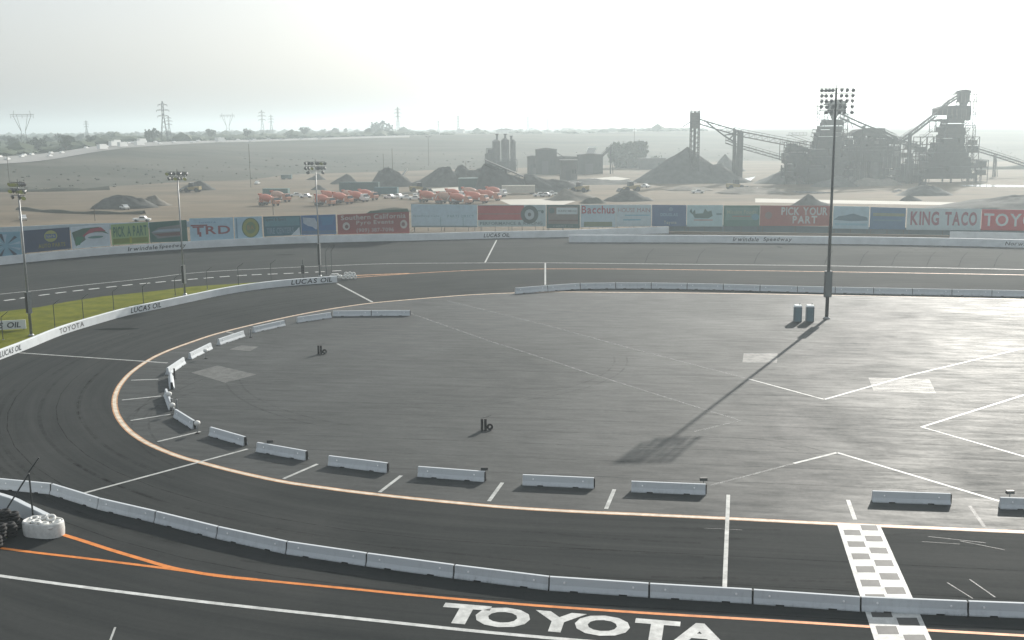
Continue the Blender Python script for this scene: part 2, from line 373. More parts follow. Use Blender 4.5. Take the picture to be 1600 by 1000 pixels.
# far embankment and plain, as terrain in rows
def interp(tab, x):
    if x <= tab[0][0]: return tab[0][1]
    for (a, b), (c, d) in zip(tab, tab[1:]):
        if x <= c: return b + (d-b)*(x-a)/(c-a)
    return tab[-1][1]
TOE = [(-400,512),(0,515),(170,540),(270,585),(390,600),(480,680),(600,700),(900,760),(1150,840),(1300,820),(1600,760),(2200,720)]   # distance Y of the foot
CREST_Y = [(-400,640),(0,700),(180,880),(400,1080),(700,1180),(1100,1300),(2200,1300)]
CREST_PX = [(-400,268),(0,246),(50,243),(100,237),(150,229),(200,224),(300,221),(400,219),(500,216),(600,213),(750,210),(900,209),(1000,206),(1100,205),(1350,203),(1600,202),(2200,197)]
def crest(px):
    Y = interp(CREST_Y, px); return D(px, interp(CREST_PX, px), Y)
def terrain():
    cols = list(range(-700, 2401, 20)); vs = []; fs = []; nr = None
    for px in cols:
        toe = D(px, 300, interp(TOE, px)); toe.z = -0.3; c = crest(px); col = []
        prof = [(0,0),(0.12,0.10),(0.25,0.22),(0.4,0.42),(0.55,0.58),(0.7,0.76),(0.85,0.9),(1,1)]
        for t, h in prof:
            p = toe.lerp(c, t); p.z = toe.z + (c.z-toe.z)*h + ((0.5*math.sin(px*0.05+t*9)+0.4*math.sin(px*0.021+t*17))*(1-t)*(1.4 if t < .7 else .3) if 0 < t < 1 else 0); col.append(p)
        for k, q in ((1.01, 0.2), (1.5, 0.0), (2.5, 0.0), (4.5, 0.0), (6.6, 0.0)):
            p = Vector((c.x*k, c.y*k, c.z - (0.3 if k < 1.2 else 0) if k < 1.2 else min(c.z, 19)))
            if k > 1.2: p.z = c.z + (16 - c.z)*min(1, (k-1)/1.5)
            col.append(p)
        nr = len(col); vs += col
    for i in range(len(cols)-1):
        for j in range(nr-1): fs.append((i*nr+j, (i+1)*nr+j, (i+1)*nr+j+1, i*nr+j+1))
    return struct(MB().add(vs, fs).build('hillside', M['hill'], smooth=True))
terrain()
def plain_z(px, Y):
    c = crest(px); k = Y/c.y
    return c.z + (16 - c.z)*min(1, max(0, (k-1)/1.5))
def on_plain(px, Y):
    p = D(px, 200, Y); p.z = plain_z(px, Y); return p

# freeway along the crest on the left
def slope_at(px, t):
    toe = D(px, 300, interp(TOE, px)); toe.z = -0.3; c = crest(px); p = toe.lerp(c, t)
    k = interp([(.55,.58),(.7,.76),(.85,.9),(1,1)], t); p.z = toe.z + (c.z-toe.z)*k; return p
vs = []; fs = []
for px in range(-500, 641, 20):
    for t_ in (.70, .85, 1.0):
        q = slope_at(px, t_ + (1-t_)*max(0, min(.62, (px-60)*.0022))); vs.append((q.x, q.y, q.z+.45))
nn = len(vs)//3
for i in range(nn-1):
    for j in range(2): fs.append((3*i+j, 3*i+3+j, 3*i+4+j, 3*i+1+j))
struct(MB().add(vs, fs).build('freeway', M['freeway']))

# asphalt everywhere inside the outer wall
WALL_A = [(-260,446),(-120,428),(0,414),(60,408),(100,404),(160,398.5),(200,395.5),(245,392),(290,389),(340,386),(390,383.5),(450,380.7),(490,379.5),(580,377.2),(640,376),(705,374.3),(780,372.3),(870,370.7),(930,368.6),(985,366.7),(1045,364.5)]
WALL_B = [(889,378.5),(1060,378.8),(1200,380),(1300,381),(1450,383.3),(1600,387),(1750,392),(1950,400)]
pa = catmull(gp(WALL_A), 4); pb = catmull(gp(WALL_B), 4)
poly = [p for p in pa if p.x < pa[-1].x] + [pa[-1], pb[-1], Vector((330, 120, 0)), Vector((330, -120, 0)), Vector((-330, -120, 0)), Vector((-330, 90, 0))]
sheet('track_asphalt', poly, -0.02, M['track'])

OVAL = [(1900,478),(1600,467.5),(1300,461),(1080,457.6),(950,456.5),(870,456),(805,457.5),(745,460),(700,463),(640,468),(580,473.5),(520,482),(465,492),(400,506),(340,521),(300,534),(262,548),(235,561),(207,580),(190,598),(181,615),(179,632),(184,650),(197,668),(215,683),(240,697),(280,713),(320,724),(370,737),(440,752),(500,761),(560,769),(640,778),(720,786),(800,793),(900,799),(1000,803.5),(1138,810),(1300,818),(1450,824.5),(1600,831),(1900,843)]
po = catmull(gp(OVAL), 6)
sheet('infield', po, -0.012, M['infield'])
# oval line: orange edges under a white centre
strip('oval_line', po, 0.60, -0.006, M['pale_orange'])
strip('oval_line', po, 0.36, -0.002, M['cream_paint'])

# grass between apron and inner wall
INNER = [(-260,680),(-120,610),(-50,582),(0,562),(45,544.5),(97.5,523),(150,506.5),(200,492.5),(240,484),(300,471),(350,460.5),(400,452.5),(455,446.5),(527,441)]
inner = catmull(gp(INNER), 5)
gtop = gp([(-260,512),(-60,493),(0,487),(60,480),(105,471.5),(160,463),(240,455),(300,447.5),(400,441),(450,437.5),(480,436)])
gl = [p + Vector((-0.2, 0.5, 0)) for p in inner if p.x < G(470,446).x]
sheet('grass', gtop + list(reversed(gl)), -0.008, M['grass'], 'stuff')

# painted lines -------------------------------------------------------------
strip('track_line', catmull(gp([(-200,482),(0,459.5),(67.5,452.7),(135,444.8),(225,435.5),(290,427.5),(360,422.3),(460,417.5),(520,415),(600,412),(700,411),(852,410.5),(1000,412),(1200,414),(1300,415.3),(1600,421),(1900,428)]), 5), 0.45, -0.009, M['mid_paint'])
strip('track_line', catmull(gp([(548,434),(590,431),(640,427.5),(700,424),(760,421.5),(852,420),(1000,420.5),(1300,424.5),(1600,429.5),(1900,436)]), 5), 0.55, -0.009, M['pale_orange'])
strip('track_line', catmull(gp([(552,430.5),(590,428.8),(640,427)]), 5), 0.9, -0.0095, M['pale_orange'])
dashes = [(-12,471.5),(15,468.5),(39,464.8),(69,460.5),(95,457),(122,453.8),(147,451),(174,448),(199,445.3),(226.5,442.7),(251,440.4),(276,438),(301,436),(326,434),(351,432),(378,430.2),(401,429),(426,428),(451,427),(474,426),(500,424.6),(526,423)]
mb = MB()
for i, (x, y) in enumerate(dashes):
    a = dashes[max(i-1, 0)]; b = dashes[min(i+1, len(dashes)-1)]; d = (G(*b)-G(*a)).normalized(); c = G(x, y)
    strip('', [c-d*0.95, c+d*0.95], 0.75, -0.009, None, mb=mb)
struct(mb.build('dashed_line', M['white_paint']))
def line(pts, w, m, z=-0.004): return strip('track_line', gp(pts), w, z, M[m])
mb = MB()
for a, b, w_ in [((776,375),(758,410),.34),((852,411),(852,445),.3),((527,443),(582,472),.42),((28,551),(262,567),.32),((205,594),(247.5,592.5),.3),((190.5,625),(252,618.6),.3),((204,657),(267,647),.3),((246,690),(313.5,674),.3),((129,771),(387,701.5),.3),((443,748),(496,725),.3),((593,769),(627,743),.3),((764,783),(785,754),.3),((947,795),(960,764.5),.3),((1138,773),(1132,924),.28),((1325,781),(1336,812),.3),((354,518.5),(372,522.5),.3)]:
    strip('', gp([a, b]), w_, 0.001, None, mb=mb)
strip('', gp([(168,1012),(180,980)]), .12, 0.001, None, mb=mb)
struct(mb.build('track_line', M['mid_paint']))
line([(1515,790),(1538,823)], .25, 'worn_paint')
for pts, m in [([(640,489),(760,531),(860,563),(920,583)],'worn_paint'),([(920,583),(1000,608),(1157,657),(1085,674)],'worn_paint'),
               ([(700,470),(850,507),(1000,548),(1170,592)],'worn_paint'),([(1170,592),(1288,624)],'mid_paint'),([(1288,624),(1420,586.5),(1600,544),(1760,507)],'white_paint'),
               ([(1800,560),(1600,617),(1440,667),(1600,713),(1800,772)],'white_paint'),([(1110,758),(1180,740),(1240,724)],'worn_paint'),([(1240,724),(1308,707)],'mid_paint'),([(1308,707),(1562,783)],'white_paint')]:
    line(pts, 0.30 if m != 'worn_paint' else .24, m)
strip('pit_line', catmull(gp([(-200,825),(0,856),(140,873),(260,888),(335,898),(400,905.5),(560,921),(640,929),(800,943),(1000,957),(1200,969),(1400,981.5),(1600,993),(1800,1004)]), 5), 0.30, -0.004, M['orange_paint'])
strip('pit_line', catmull(gp([(88,832),(130,845),(170,858),(220,873),(265,886),(305,894),(345,900),(400,905.5)]), 6), 0.36, -0.0025, M['orange_paint'])
strip('pit_line', catmull(gp([(-200,870),(0,899.5),(185,924),(360,945),(640,975),(760,987.5),(900,1000),(1100,1016)]), 5), 0.34, -0.004, M['white_paint'])

# patches and stains
sheet('patch', gp([(299,582),(340,571),(401,585),(352,598)]), -0.007, M['patch'])
sheet('patch', gp([(358,546),(377,539.5),(404,541.5),(391,548.5)]), -0.007, M['patch'])
sheet('patch', gp([(1162,552),(1215,552),(1214,566.5),(1160,566)]), -0.007, M['patch'])
sheet('patch', gp([(1357,590),(1452,592),(1463,615),(1365,611)]), -0.007, M['patch_bright'])
for x, y, a, b in [(183,514,3.0,.9),(1218,386,.5,2.0),(445,398,2.2,.9),(500,424,.01,.01)]:
    c = G(x, y); sheet('stain', [(c.x + a*math.cos(t*.5)*(1+.2*math.sin(t*2)), c.y + b*math.sin(t*.5)*(1+.2*math.cos(t*3))) for t in range(12)], -0.0105, M['stain'])
mb = MB()
for x in (1010,1090,1180,1290,1345,1395,1450,1500,1555,1610):
    y1 = 388 + (x-1000)*0.012
    strip('', catmull(gp([(x+12,y1),(x+4,y1+8),(x-2,y1+22)]),3), 0.16, -0.0115, None, mb=mb)
struct(mb.build('asphalt_seam', M['seam']))
mb = MB()
for x, y, dx, dy, w_ in [(1450,838,90,10,.08),(1500,845,70,14,.08),(1480,910,40,25,.1),(1515,905,40,28,.1),(1100,825,60,3,.07),(1440,846,60,4,.06)]:
    strip('', gp([(x,y),(x+dx,y+dy)]), w_, -0.004, None, mb=mb)
struct(mb.build('paint_scuff', M['worn_paint']))

random.seed(19); mb = MB()
def arc_mark(px, py, rad, a0, a1, w_=.22):
    c = G(px, py); n_ = 16
    for off_ in (0, 1.55):
        strip('', [Vector((c.x+(rad+off_)*math.cos(R_(a0+(a1-a0)*i/n_)), c.y+(rad+off_)*math.sin(R_(a0+(a1-a0)*i/n_)), 0)) for i in range(n_+1)], w_, -.0095 + .0002*len(mb.v) % .0012, None, mb=mb)
for a_ in [(700,620,30,150,230),(820,560,34,190,240),(450,640,14,60,190),(680,560,22,250,360),(1150,740,9,30,100)]:
    arc_mark(*a_)
for k_ in range(15):
    r_ = random.uniform(57,70); a0 = random.uniform(95,230); a1 = a0+random.uniform(18,55); w_ = random.uniform(.2,.6)
    d_ = Vector((math.cos(AX),math.sin(AX),0)); n2 = Vector((-d_.y,d_.x,0)); C_ = Vector((OC[0],OC[1],0))
    strip('', [C_ + d_*(r_*math.cos(R_(a0+(a1-a0)*i/18))) + n2*(r_*math.sin(R_(a0+(a1-a0)*i/18))) for i in range(19)], w_, -.0108+.0001*(k_ % 5), None, mb=mb)
for k_ in range(12):
    x_ = random.uniform(300,1400); y_ = random.uniform(820,905) ; L_ = random.uniform(120,380); sl_ = .05+.0002*(900-x_)
    strip('', catmull(gp([(x_,y_),(x_+L_*.5,y_+L_*.5*sl_+random.uniform(-3,3)),(x_+L_,y_+L_*sl_)]),5), random.uniform(.18,.4), -.0108+.0001*(k_ % 5), None, mb=mb)
struct(mb.build('tyre_mark', M['tyre_mark']))
mb = MB(); dA = Vector((math.cos(AX),math.sin(AX),0)); nA_ = Vector((-dA.y,dA.x,0)); C_ = Vector((OC[0],OC[1],0))
for k_ in range(-11, 12):
    v_ = k_*4.1 + random.uniform(-.2,.2); hx = math.sqrt(max(0, 52**2-v_*v_)); strip('', [C_ + nA_*v_ - dA*hx*.96, C_ + nA_*v_ + dA*75], .07, -.0112, None, mb=mb)
for r_ in (60.5, 65.0, 69.0):
    strip('', [C_ + dA*60 + nA_*r_] + [C_ + dA*(r_*math.cos(R_(a_))) + nA_*(r_*math.sin(R_(a_))) for a_ in range(90, 271, 6)] + [C_ + dA*60 - nA_*r_], .07, -.0113, None, mb=mb)
struct(mb.build('paving_joint', M['seam']))
# start line: white strip with dark squares
A0, A1 = G(1308,819), G(1375,820.5); B0, B1 = G(1367,1003), G(1457,1003)
def chk(u, v, z=0.0): p = A0.lerp(A1, u).lerp(B0.lerp(B1, u), v); return (p.x, p.y, z)
Lc = ((B0+B1)/2 - (A0+A1)/2).length
struct(MB().add([chk(0,-.002,.0035),chk(1,-.002,.0035),chk(1,1.3,.0035),chk(0,1.3,.0035)], [(0,1,2,3)]).build('start_line', M['white_paint']))
mb = MB(); sq = 1.06/Lc
for k in range(12):
    for c, (u0, u1) in enumerate(((.10,.475),(.535,.91))):
        v0 = (k*2 + (1 if c == 0 else 0))*sq - 0.015 + 0.25*sq
        if v0 < 0: v0 = 0.004
        mb.add([chk(u0,v0,.0075),chk(u1,v0,.0075),chk(u1,v0+sq*.96,.0075),chk(u0,v0+sq*.96,.0075)], [(0,1,2,3)])
struct(mb.build('start_line_square', M['grey_paint']))

# painted word on the track
a = G(688,941); b = G(1101,974.5); ud = (b-a).normalized(); vd = Vector((-ud.y, ud.x, 0))
def tp(px, py): q = G(px, py) - a; return q.dot(ud), q.dot(vd)
mb = MB(); Ht = 2.55
for ch, x0, x1 in (('T',688,762),('O',744,829),('Y',832,913),('O',899,985),('T',991,1062),('A',1052,1136)):
    yy = 941 + (x0-688)*0.078 + 14; yb = 941 + (x1-688)*0.078 + 14
    u0 = tp(x0, yy)[0]; u1 = tp(x1, yb)[0]
    vs, fs, gx0, gx1 = glyph(ch, 0.045)
    gy0 = min(v[1] for v in vs); gy1 = max(v[1] for v in vs)
    pts = []
    for x, y, z in vs:
        u = u0 + (x-gx0)/(gx1-gx0)*(u1-u0); v = -Ht + (y-gy0)/(gy1-gy0)*Ht; q = a + ud*u + vd*v; pts.append((q.x, q.y, 0.0012))
    mb.add(pts, fs)
struct(mb.build('painted_word', M['white_paint']))

# ================================================================ WALLS
def wall(name, label, path, h, t, m, group=None):
    """path = face nearest the camera; thickness goes away from the track (left of path)"""
    ns = normals(path); vs = []; fs = []
    for p, n in zip(path, ns):
        q = p + n*t; vs += [(p.x,p.y,-.05),(p.x,p.y,h-.04),(p.x+n.x*.04,p.y+n.y*.04,h),(q.x-n.x*.04,q.y-n.y*.04,h),(q.x,q.y,h-.04),(q.x,q.y,-.05)]
    for i in range(len(path)-1):
        for j in range(5): fs.append((6*i+j, 6*i+j+1, 6*i+6+j+1, 6*i+6+j))
    k = 6*(len(path)-1); fs += [(0,1,2,3,4,5), tuple(k+j for j in (5,4,3,2,1,0))]
    return tag(MB().add(vs, fs).build(name, m), label, 'wall', group)
def path_frame(path):
    L = [0]
    for a_, b_ in zip(path, path[1:]): L.append(L[-1] + (b_-a_).length)
    def at(s):
        for i in range(len(path)-1):
            if s <= L[i+1] or i == len(path)-2:
                t = (s-L[i])/(L[i+1]-L[i]); return path[i].lerp(path[i+1], t), (path[i+1]-path[i]).normalized()
    return at, L
def nearest_s(path, p):
    at, L = path_frame(path); best = min(range(len(path)), key=lambda i: (path[i]-p).length); s0 = L[best]
    return min((s0 + d*0.1 for d in range(-80, 81)), key=lambda s: (at(max(0, min(L[-1], s)))[0]-p).length)
def wall_text(parent, path, px0, px1, pyb, text, z0, h, m, bold=0.02, slant=0.2, off=0.012):
    at, L = path_frame(path); sa_ = nearest_s(path, G(*px0)); sb_ = nearest_s(path, G(*px1)); W = abs(sb_-sa_); s0 = min(sa_, sb_)
    def fn(u, v):
        p, d = at(s0+u); n = Vector((d.y, -d.x, 0)); q = p + n*off; return (q.x, q.y, z0+v)
    mb = MB(); text_on(mb, text, fn, W, h, bold, slant); return mb.build('lettering', m, parent)
ink = P(0.03,0.035,0.04)
wa = wall('outer_wall', 'long curved white concrete wall under the billboards, left of the gate gap', pa, 1.75, 0.45, M['wall_white'])
wb = wall('outer_wall', 'straight white concrete wall along the far track, right of the gate gap', pb, 1.75, 0.55, M['wall_white'])
wi = wall('inner_wall', 'white concrete wall curving along the grass, ending at the white tyre cluster', inner, 1.15, 0.5, M['wall_white'])
wall_text(wa, pa, (200,395.5), (247,392), 0, 'Irwindale', .45, .95, ink)
wall_text(wa, pa, (249,391.9), (290,389), 0, 'Speedway', .35, 1.05, ink)
wall_text(wa, pa, (756,373), (796,372), 0, 'LUCAS OIL', .35, .95, ink)
wall_text(wb, pb, (1145,379.3), (1185,379.7), 0, 'Irwindale', .45, .95, ink)
wall_text(wb, pb, (1192,379.8), (1236,380.2), 0, 'Speedway', .35, 1.05, ink)
wall_text(wb, pb, (1570,386), (1612,387.3), 0, 'Norwalk', .45, .85, ink)
wall_text(wi, inner, (1,562), (36,549), 0, 'LUCAS OIL', .25, .72, ink)
wall_text(wi, inner, (94,524.5), (132,512), 0, 'TOYOTA', .25, .72, P(.12,.12,.12), slant=0)
wall_text(wi, inner, (206,491.5), (251,481.5), 0, 'LUCAS OIL', .2, .8, ink)
wall_text(wi, inner, (455,446.5), (519,441.5), 0, 'LUCAS OIL', .2, .85, ink)
# gate wall behind at right edge
pg = catmull(gp([(1484,373),(1540,374),(1600,375.5),(1750,379),(1900,384)]), 3)
wall('gate_wall', 'second white wall overlapping behind the straight far wall at right edge', pg, 1.75, 0.45, M['wall_white'])
# near end of the inner wall, bottom left
pn = catmull(gp([(-260,735),(-120,765),(0,795),(40,812),(72,828)]), 4)
pn = list(reversed(pn)); 
wall('inner_wall', 'low thick white wall at bottom left ending at the big tyre bundle', list(reversed(pn)), 1.1, 0.42, M['concrete_white'])
# back perimeter wall left
pp = catmull(gp([(-200,372),(0,364),(60,361.5),(115,359),(240,355.5),(300,354)]), 3)
wall('perimeter_wall', 'long low pale wall at the edge of the dirt yard behind left billboards', pp, 1.6, 0.3, P(.30,.36,.40))

# ================================================================ K-RAILS
def barrier_mesh():
    prof = [(-.30,0),(-.30,.08),(-.17,.34),(-.105,.79),(-.085,.81),(.085,.81),(.105,.79),(.17,.34),(.30,.08),(.30,0)]
    def ring(x, slot, c=0):
        r = []
        for i, (y, z) in enumerate(prof):
            if slot:
                if i in (0, 9): y, z = y*.97, .075
            r.append((x, y, z))
        return r
    xs = [(-3,0),(-1.75,0),(-1.745,1),(-1.25,1),(-1.245,0),(1.245,0),(1.25,1),(1.745,1),(1.75,0),(3,0)]
    vs = []; fs = []
    for x, s in xs: vs += ring(x, s)
    for i in range(len(xs)-1):
        for j in range(10): fs.append((i*10+j, i*10+(j+1) % 10, i*10+10+(j+1) % 10, i*10+10+j))
    fs += [tuple(range(10)), tuple(range(99, 89, -1))]
    return MB().add(vs, fs)
kr = tag(barrier_mesh().build('concrete_barrier', M['concrete_white']), 'x', 'barrier')
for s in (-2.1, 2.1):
    MB().lathe([(.065,0),(.065,.04)], 10, Matrix.Translation((s,-.155,.52)) @ Matrix.Rotation(math.pi/2,4,'X')).build('painted_sunlit_hole', M['painted_sunlit_hole'], kr)  # white discs painted on the face as sunlight coming through the barrier's holes
MB().box(3.0,-.11,.04,3.1,.11,.76).build('gap_sun_blocker', M['rubber'], kr)  # added dark filler, keeps sun from shining through the gap between barriers
freeze(kr); used = [False]
def place_barrier(a, b, label, group, hz=1.0, side=1, L=None, gap=.12):
    """a,b: ends of the edge facing the camera"""
    d = b-a; n = Vector((-d.y, d.x, 0)).normalized()
    if n.y < 0: n = -n
    c = (a+b)/2 + n*0.3*side; rz = math.atan2(d.y, d.x) + R_(random.uniform(-.35,.35)); sx = (L or d.length-gap)/6
    if not used[0]:
        used[0] = True; kr.location = c; kr.rotation_euler = (0,0,rz); kr.scale = (sx,1,hz); kr['label'] = label; kr['group'] = group; return kr
    return dup(kr, c, rz, (sx,1,hz), label, group)
J = [(-84,757),(0,763.5),(77.5,772.5),(151,796),(240.5,817),(337,842),(446,866),(571,885),(708,904),(857,923),(1014,934),(1176,944),(1345,956),(1513,962.8),(1672,969)]
J = [(-160,768)] + [(-84,767),(-5,764.5)] + J[2:]
J = [(-88,757.5)] + J[2:]
Jw = gp(J)
JL = {0:'barrier of the near row cut off by the left picture edge',
 1:'near row barrier just right of the long white spoke line end, at the kink'}
for i in range(len(Jw)-1):
    lab = ('white concrete barrier joined in the long near row, %s from its left end' % ORD[i]) if i < 12 else \
          ('white concrete barrier in the near row, %s right of the checkered strip' % ('crossing and just' if i == 12 else 'next beyond the one'))
    if i == 11: lab = 'white concrete barrier in the near row whose right end meets the checkered strip'
    if i == 12: lab = 'white concrete barrier standing across the checkered strip in the near row'
    if i == 13: lab = 'last white concrete barrier of the near row, cut off by right picture edge'
    if i == 0: lab = 'white concrete barrier of the near row cut off by left picture edge'
    place_barrier(Jw[i], Jw[i+1], lab, 'concrete barriers joined in the near row')
FREE = [((985,769),(1103.5,774)),((815,758.5),(928.6,763.6)),((651,745),(757,753.5)),((511,727.5),(604,739.5)),((398.5,706),(476.5,720)),((325,681),(380,697)),((270,652),(300,671)),
        ((255.5,619),(263.5,641.5)),((262.5,588),(264.5,611)),((266,585.5),(291,568)),((300,561.5),(333,545)),((342,540),(386,525)),((398,520),(447,509)),((466,504.5),(519,496.5))]
FL = ['grey box lamp on its back, left of the white start line stub','two small dots and no lamp, between two short white stubs','grey box lamp on its right end, below the round black marker','fourth from the first one left of the long cross line',
      'small lamp behind its left half, above the long spoke line','short looking one just right of the white ball','ending at the white ball, leaning down to the right','steep one seen nearly end on beside two short posts',
      'seen end on with its sunlit face, leftmost of all','dark post standing against its sunlit face','sunlit face turned to us, above the pale diamond patch','sunlit face, above the small pale diamond patch','nearly touching the oval line, half sunlit','short one joined to the left of the straight pair']
for (a_, b_), l_ in zip(FREE, FL):
    A_, B_ = G(*a_), G(*b_); c = (A_+B_)/2; d = (B_-A_).normalized()
    if (B_-A_).length > 6.6: A_, B_ = c-d*3.05, c+d*3.05
    place_barrier(A_, B_, 'infield edge barrier, ' + l_, 'separate white barriers round the infield edge')
place_barrier(G(519.5,494.5), G(580,493.8), 'left one of the two aligned white barriers at the infield top edge', 'separate white barriers round the infield edge')
place_barrier(G(580,493.8), G(641,493.5), 'right one of the two aligned white barriers at the infield top edge', 'separate white barriers round the infield edge')
place_barrier(G(1362.5,785), G(1487,789.3), 'white concrete barrier standing alone above the checkered strip, right of centre', 'separate white barriers round the infield edge')
place_barrier(G(1562.5,795.5), G(1690,800), 'white concrete barrier cut off by right picture edge with dark lamp on top', 'separate white barriers round the infield edge')
pf = catmull(gp([(806,459.3),(852,455.6),(890,452.6),(920,451.5),(1000,451),(1100,452.5),(1291,457.8),(1600,464),(1850,470)]), 8)
at, L = path_frame(pf); n_ = int(L[-1]//6.15)
for i in range(n_):
    A_, B_ = at(i*6.15)[0], at(i*6.15+6.13)[0]
    if B_.x > 95: break
    place_barrier(A_, B_, '%s white barrier of the far straight row, counted from its curved left end' % ORD[i], 'concrete barriers in the far straight row', 1.25, gap=.10)

# lamps, balls and posts behind barriers
def marker_lamp(px, py, label, ball=False):
    c = G(px, py)
    t = thing('marker_lamp', label, 'lamp', c, 0, 'small lamps behind the barriers')
    MB().lathe([(.22,0),(.22,.05),(.05,.09)], 12).build('base', M['rubber'], t)
    MB().tube((0,0,.05),(0,0,.78), .04).build('post', M['galv'], t)
    if ball: MB().lathe([(.05,.75),(.24,.82),(.3,.98),(.25,1.14),(.1,1.22)], 16).build('lamp_head', M['tyre_white'], t, True)
    else:
        MB().box(-.28,-.12,.78,.28,.16,1.02).build('lamp_head', M['black'], t); MB().box(-.25,-.15,.8,.25,-.12,1.0).build('lens', M['dark_steel'], t)
marker_lamp(1099,766,'dark lamp sticking up behind the barrier left of the long cross line')
marker_lamp(757,749,'dark lamp behind the right end of barrier below the black marker')
marker_lamp(423,705,'small dark lamp behind the fifth infield barrier, left side')
marker_lamp(1577,787,'dark lamp behind the barrier at the right picture edge')
marker_lamp(309,677,'round white ball lamp at the end of a leaning barrier', True)
marker_lamp(265,630,'small white ball lamp behind the steep barrier at far left', True)
marker_lamp(270,648,'white ball lamp low in the gap between two steep barriers', True)
marker_lamp(322,560,'pale ball lamp behind the sunlit barrier above the diamond patch', True)
def short_post(px, py, label, m):
    t = thing('short_post', label, 'post', G(px, py), 0, 'short posts by the infield barriers')
    MB().lathe([(.2,0),(.2,.06),(.11,.08)], 12).build('base', M['rubber'], t); MB().tube((0,0,.05),(0,0,1.15), .1).build('post', M[m], t)
    MB().lathe([(.12,1.12),(.12,1.2),(.04,1.24)], 12).build('cap', M[m], t)
short_post(273,592,'dark short post against the sunlit barrier at far left','black')
short_post(392,527,'grey short post in the gap between two sunlit upper barriers','galv')
short_post(277,642,'pale short post right of the steep infield barrier','galv')
short_post(269,641,'pale short post touching the steep infield barrier','galv')

# black twin markers in the infield
def twin_marker(px, py, label):
    t = thing('track_marker', label, 'marker', G(px, py), 0, 'black markers standing in the infield')
    t.scale = (.8,.8,.8)
    for s in (-.2, .2):
        MB().box(s-.15,-.12,0,s+.15,.12,1.35).build('panel', M['rubber'], t)
    MB().tube((-.35,0,1.38),(.9,.1,1.75),.02).build('rod', M['dark_steel'], t)
    MB().torus(.26,.13, Matrix.Translation((.72,.15,.36)) @ Matrix.Rotation(R_(70),4,'X') ).build('tyre', M['rubber'], t, True)
twin_marker(500,553,'black twin panel marker with tyre, farther one near the infield top')
twin_marker(756,672,'black twin panel marker with tyre, nearer one in mid infield')

# portable toilets
def toilet(px, py, label):
    t = thing('portable_toilet', label, 'toilet', G(px, py), R_(-9), 'portable toilets beside the tall mast')
    b = MB(); b.prism([(-.55,0),(.55,0),(.55,2.1),(.4,2.15),(-.4,2.15),(-.55,2.1)], -.55, .55); b.build('cabin', M['toilet'], t)
    dr = MB().box(-.38,-.59,.12,.38,-.55,2.0).build('door', P(.13,.18,.2), t); MB().box(.26,-.63,1.0,.31,-.59,1.2).build('handle', M['galv'], dr)
    MB().add([(-.6,-.6,2.15),(.6,-.6,2.15),(.6,.6,2.15),(-.6,.6,2.15),(-.45,-.45,2.38),(.45,-.45,2.38),(.45,.45,2.38),(-.45,.45,2.38)],[(0,3,2,1),(4,5,6,7),(0,1,5,4),(1,2,6,5),(2,3,7,6),(3,0,4,7)]).build('roof', M['toilet_roof'], t)
    MB().tube((.3,.4,2.2),(.3,.4,2.6),.06).build('vent_pipe', M['dark_steel'], t)
toilet(1246,502,'left one of two portable toilets with pale domed roofs')
toilet(1265,502,'right one of two portable toilets, nearer the tall mast')

# ================================================================ LIGHT MASTS
fl = MB(); fl.lathe([(.10,-.30),(.2,-.16),(.30,.06),(.33,.12)], 12, Matrix.Rotation(R_(118),4,'X'))
fl.tube((0,0,.0),(0,0.0,.38),.03)
FLM = fl.build('floodlight', M['lampcase']); 
gls = MB(); gls.lathe([(.31,.121),(.30,.14)], 12, Matrix.Rotation(R_(118),4,'X')); GLO = gls.build('lens', M['lampglass'], FLM)
def mast(px, py, h, rows, label, r0, r1, box, hw, face, lsc=1.0, group='stadium light masts'):
    t = thing('light_mast', label, 'light mast', G(px, py), face, group)
    MB().tube((0,0,0),(0,0,h-.3), r0, r1, 14).build('pole', M['galv' if px < 600 else 'dark_steel'], t, True)
    MB().lathe([(r0*2,0),(r0*2,.12),(r0*1.2,.3)],14).build('base_plate', M['galv'], t)
    z0, z1, bw = box
    cb = MB().box(-bw/2,-.28,z0,bw/2,.28,z1).build('cabinet', M['dark_steel'] if px > 600 else M['galv'], t)
    MB().box(-bw/2+.05,-.31,z0+.1,bw/2-.05,-.28,z1-.1).build('cabinet_door', P(.12,.13,.13) if px > 600 else M['black'], cb)
    for k, (n, dz, half) in enumerate(rows):
        z = h - dz
        MB().bar((-half,0,z),(half,0,z),.07).build('crossarm', M['dark_steel'], t)
        xs_ = n if isinstance(n, list) else [-half + 2*half*i/(n-1) for i in range(n)]
        for x in xs_:
            if abs(x) < .15: x += .3
            f = FLM.copy(); COL.objects.link(f); f.parent = t; f.location = (x,-.12,z-.28); f.scale = (lsc,)*3; f.rotation_euler = (0,0,R_(random.uniform(-40,40)) + (0 if k % 2 else R_(15)))
            g = GLO.copy(); COL.objects.link(g); g.parent = f
    MB().tube((0,0,h-.4),(0,0,h+.25),.04).build('finial', M['dark_steel'], t)
mast(1291.5,498,33.1,[([-2.1,-1.55,-1.05,-.55,.75,1.5,2.4],.25,2.4),([-2.1,-1.45,-.7,.7,1.5,2.35],1.0,2.35),([-2.1,-1.4,-.7,.7,1.55,2.35],1.75,2.35),([-2.1,-1.3,-.5,.6,1.3,2.35],2.55,2.35),([-1.4,-.6,.5,1.2,2.35],3.3,2.35)],'tallest light mast with five lamp rows standing in the infield',.26,.14,(3.2,7.0,1.0),0,R_(4),.86)
mast(49,525,21.4,[(7,.2,1.7),(6,1.1,1.7),(3,1.95,1.4)],'light mast at left edge with ragged rows of lamps',.2,.1,(3.2,6.2,.62),0,R_(-35))
mast(289,461,21.2,[(7,.2,1.95),(6,1.0,1.6)],'light mast rising before the dark green billboard',.18,.09,(2.0,5.2,.5),0,R_(-20))
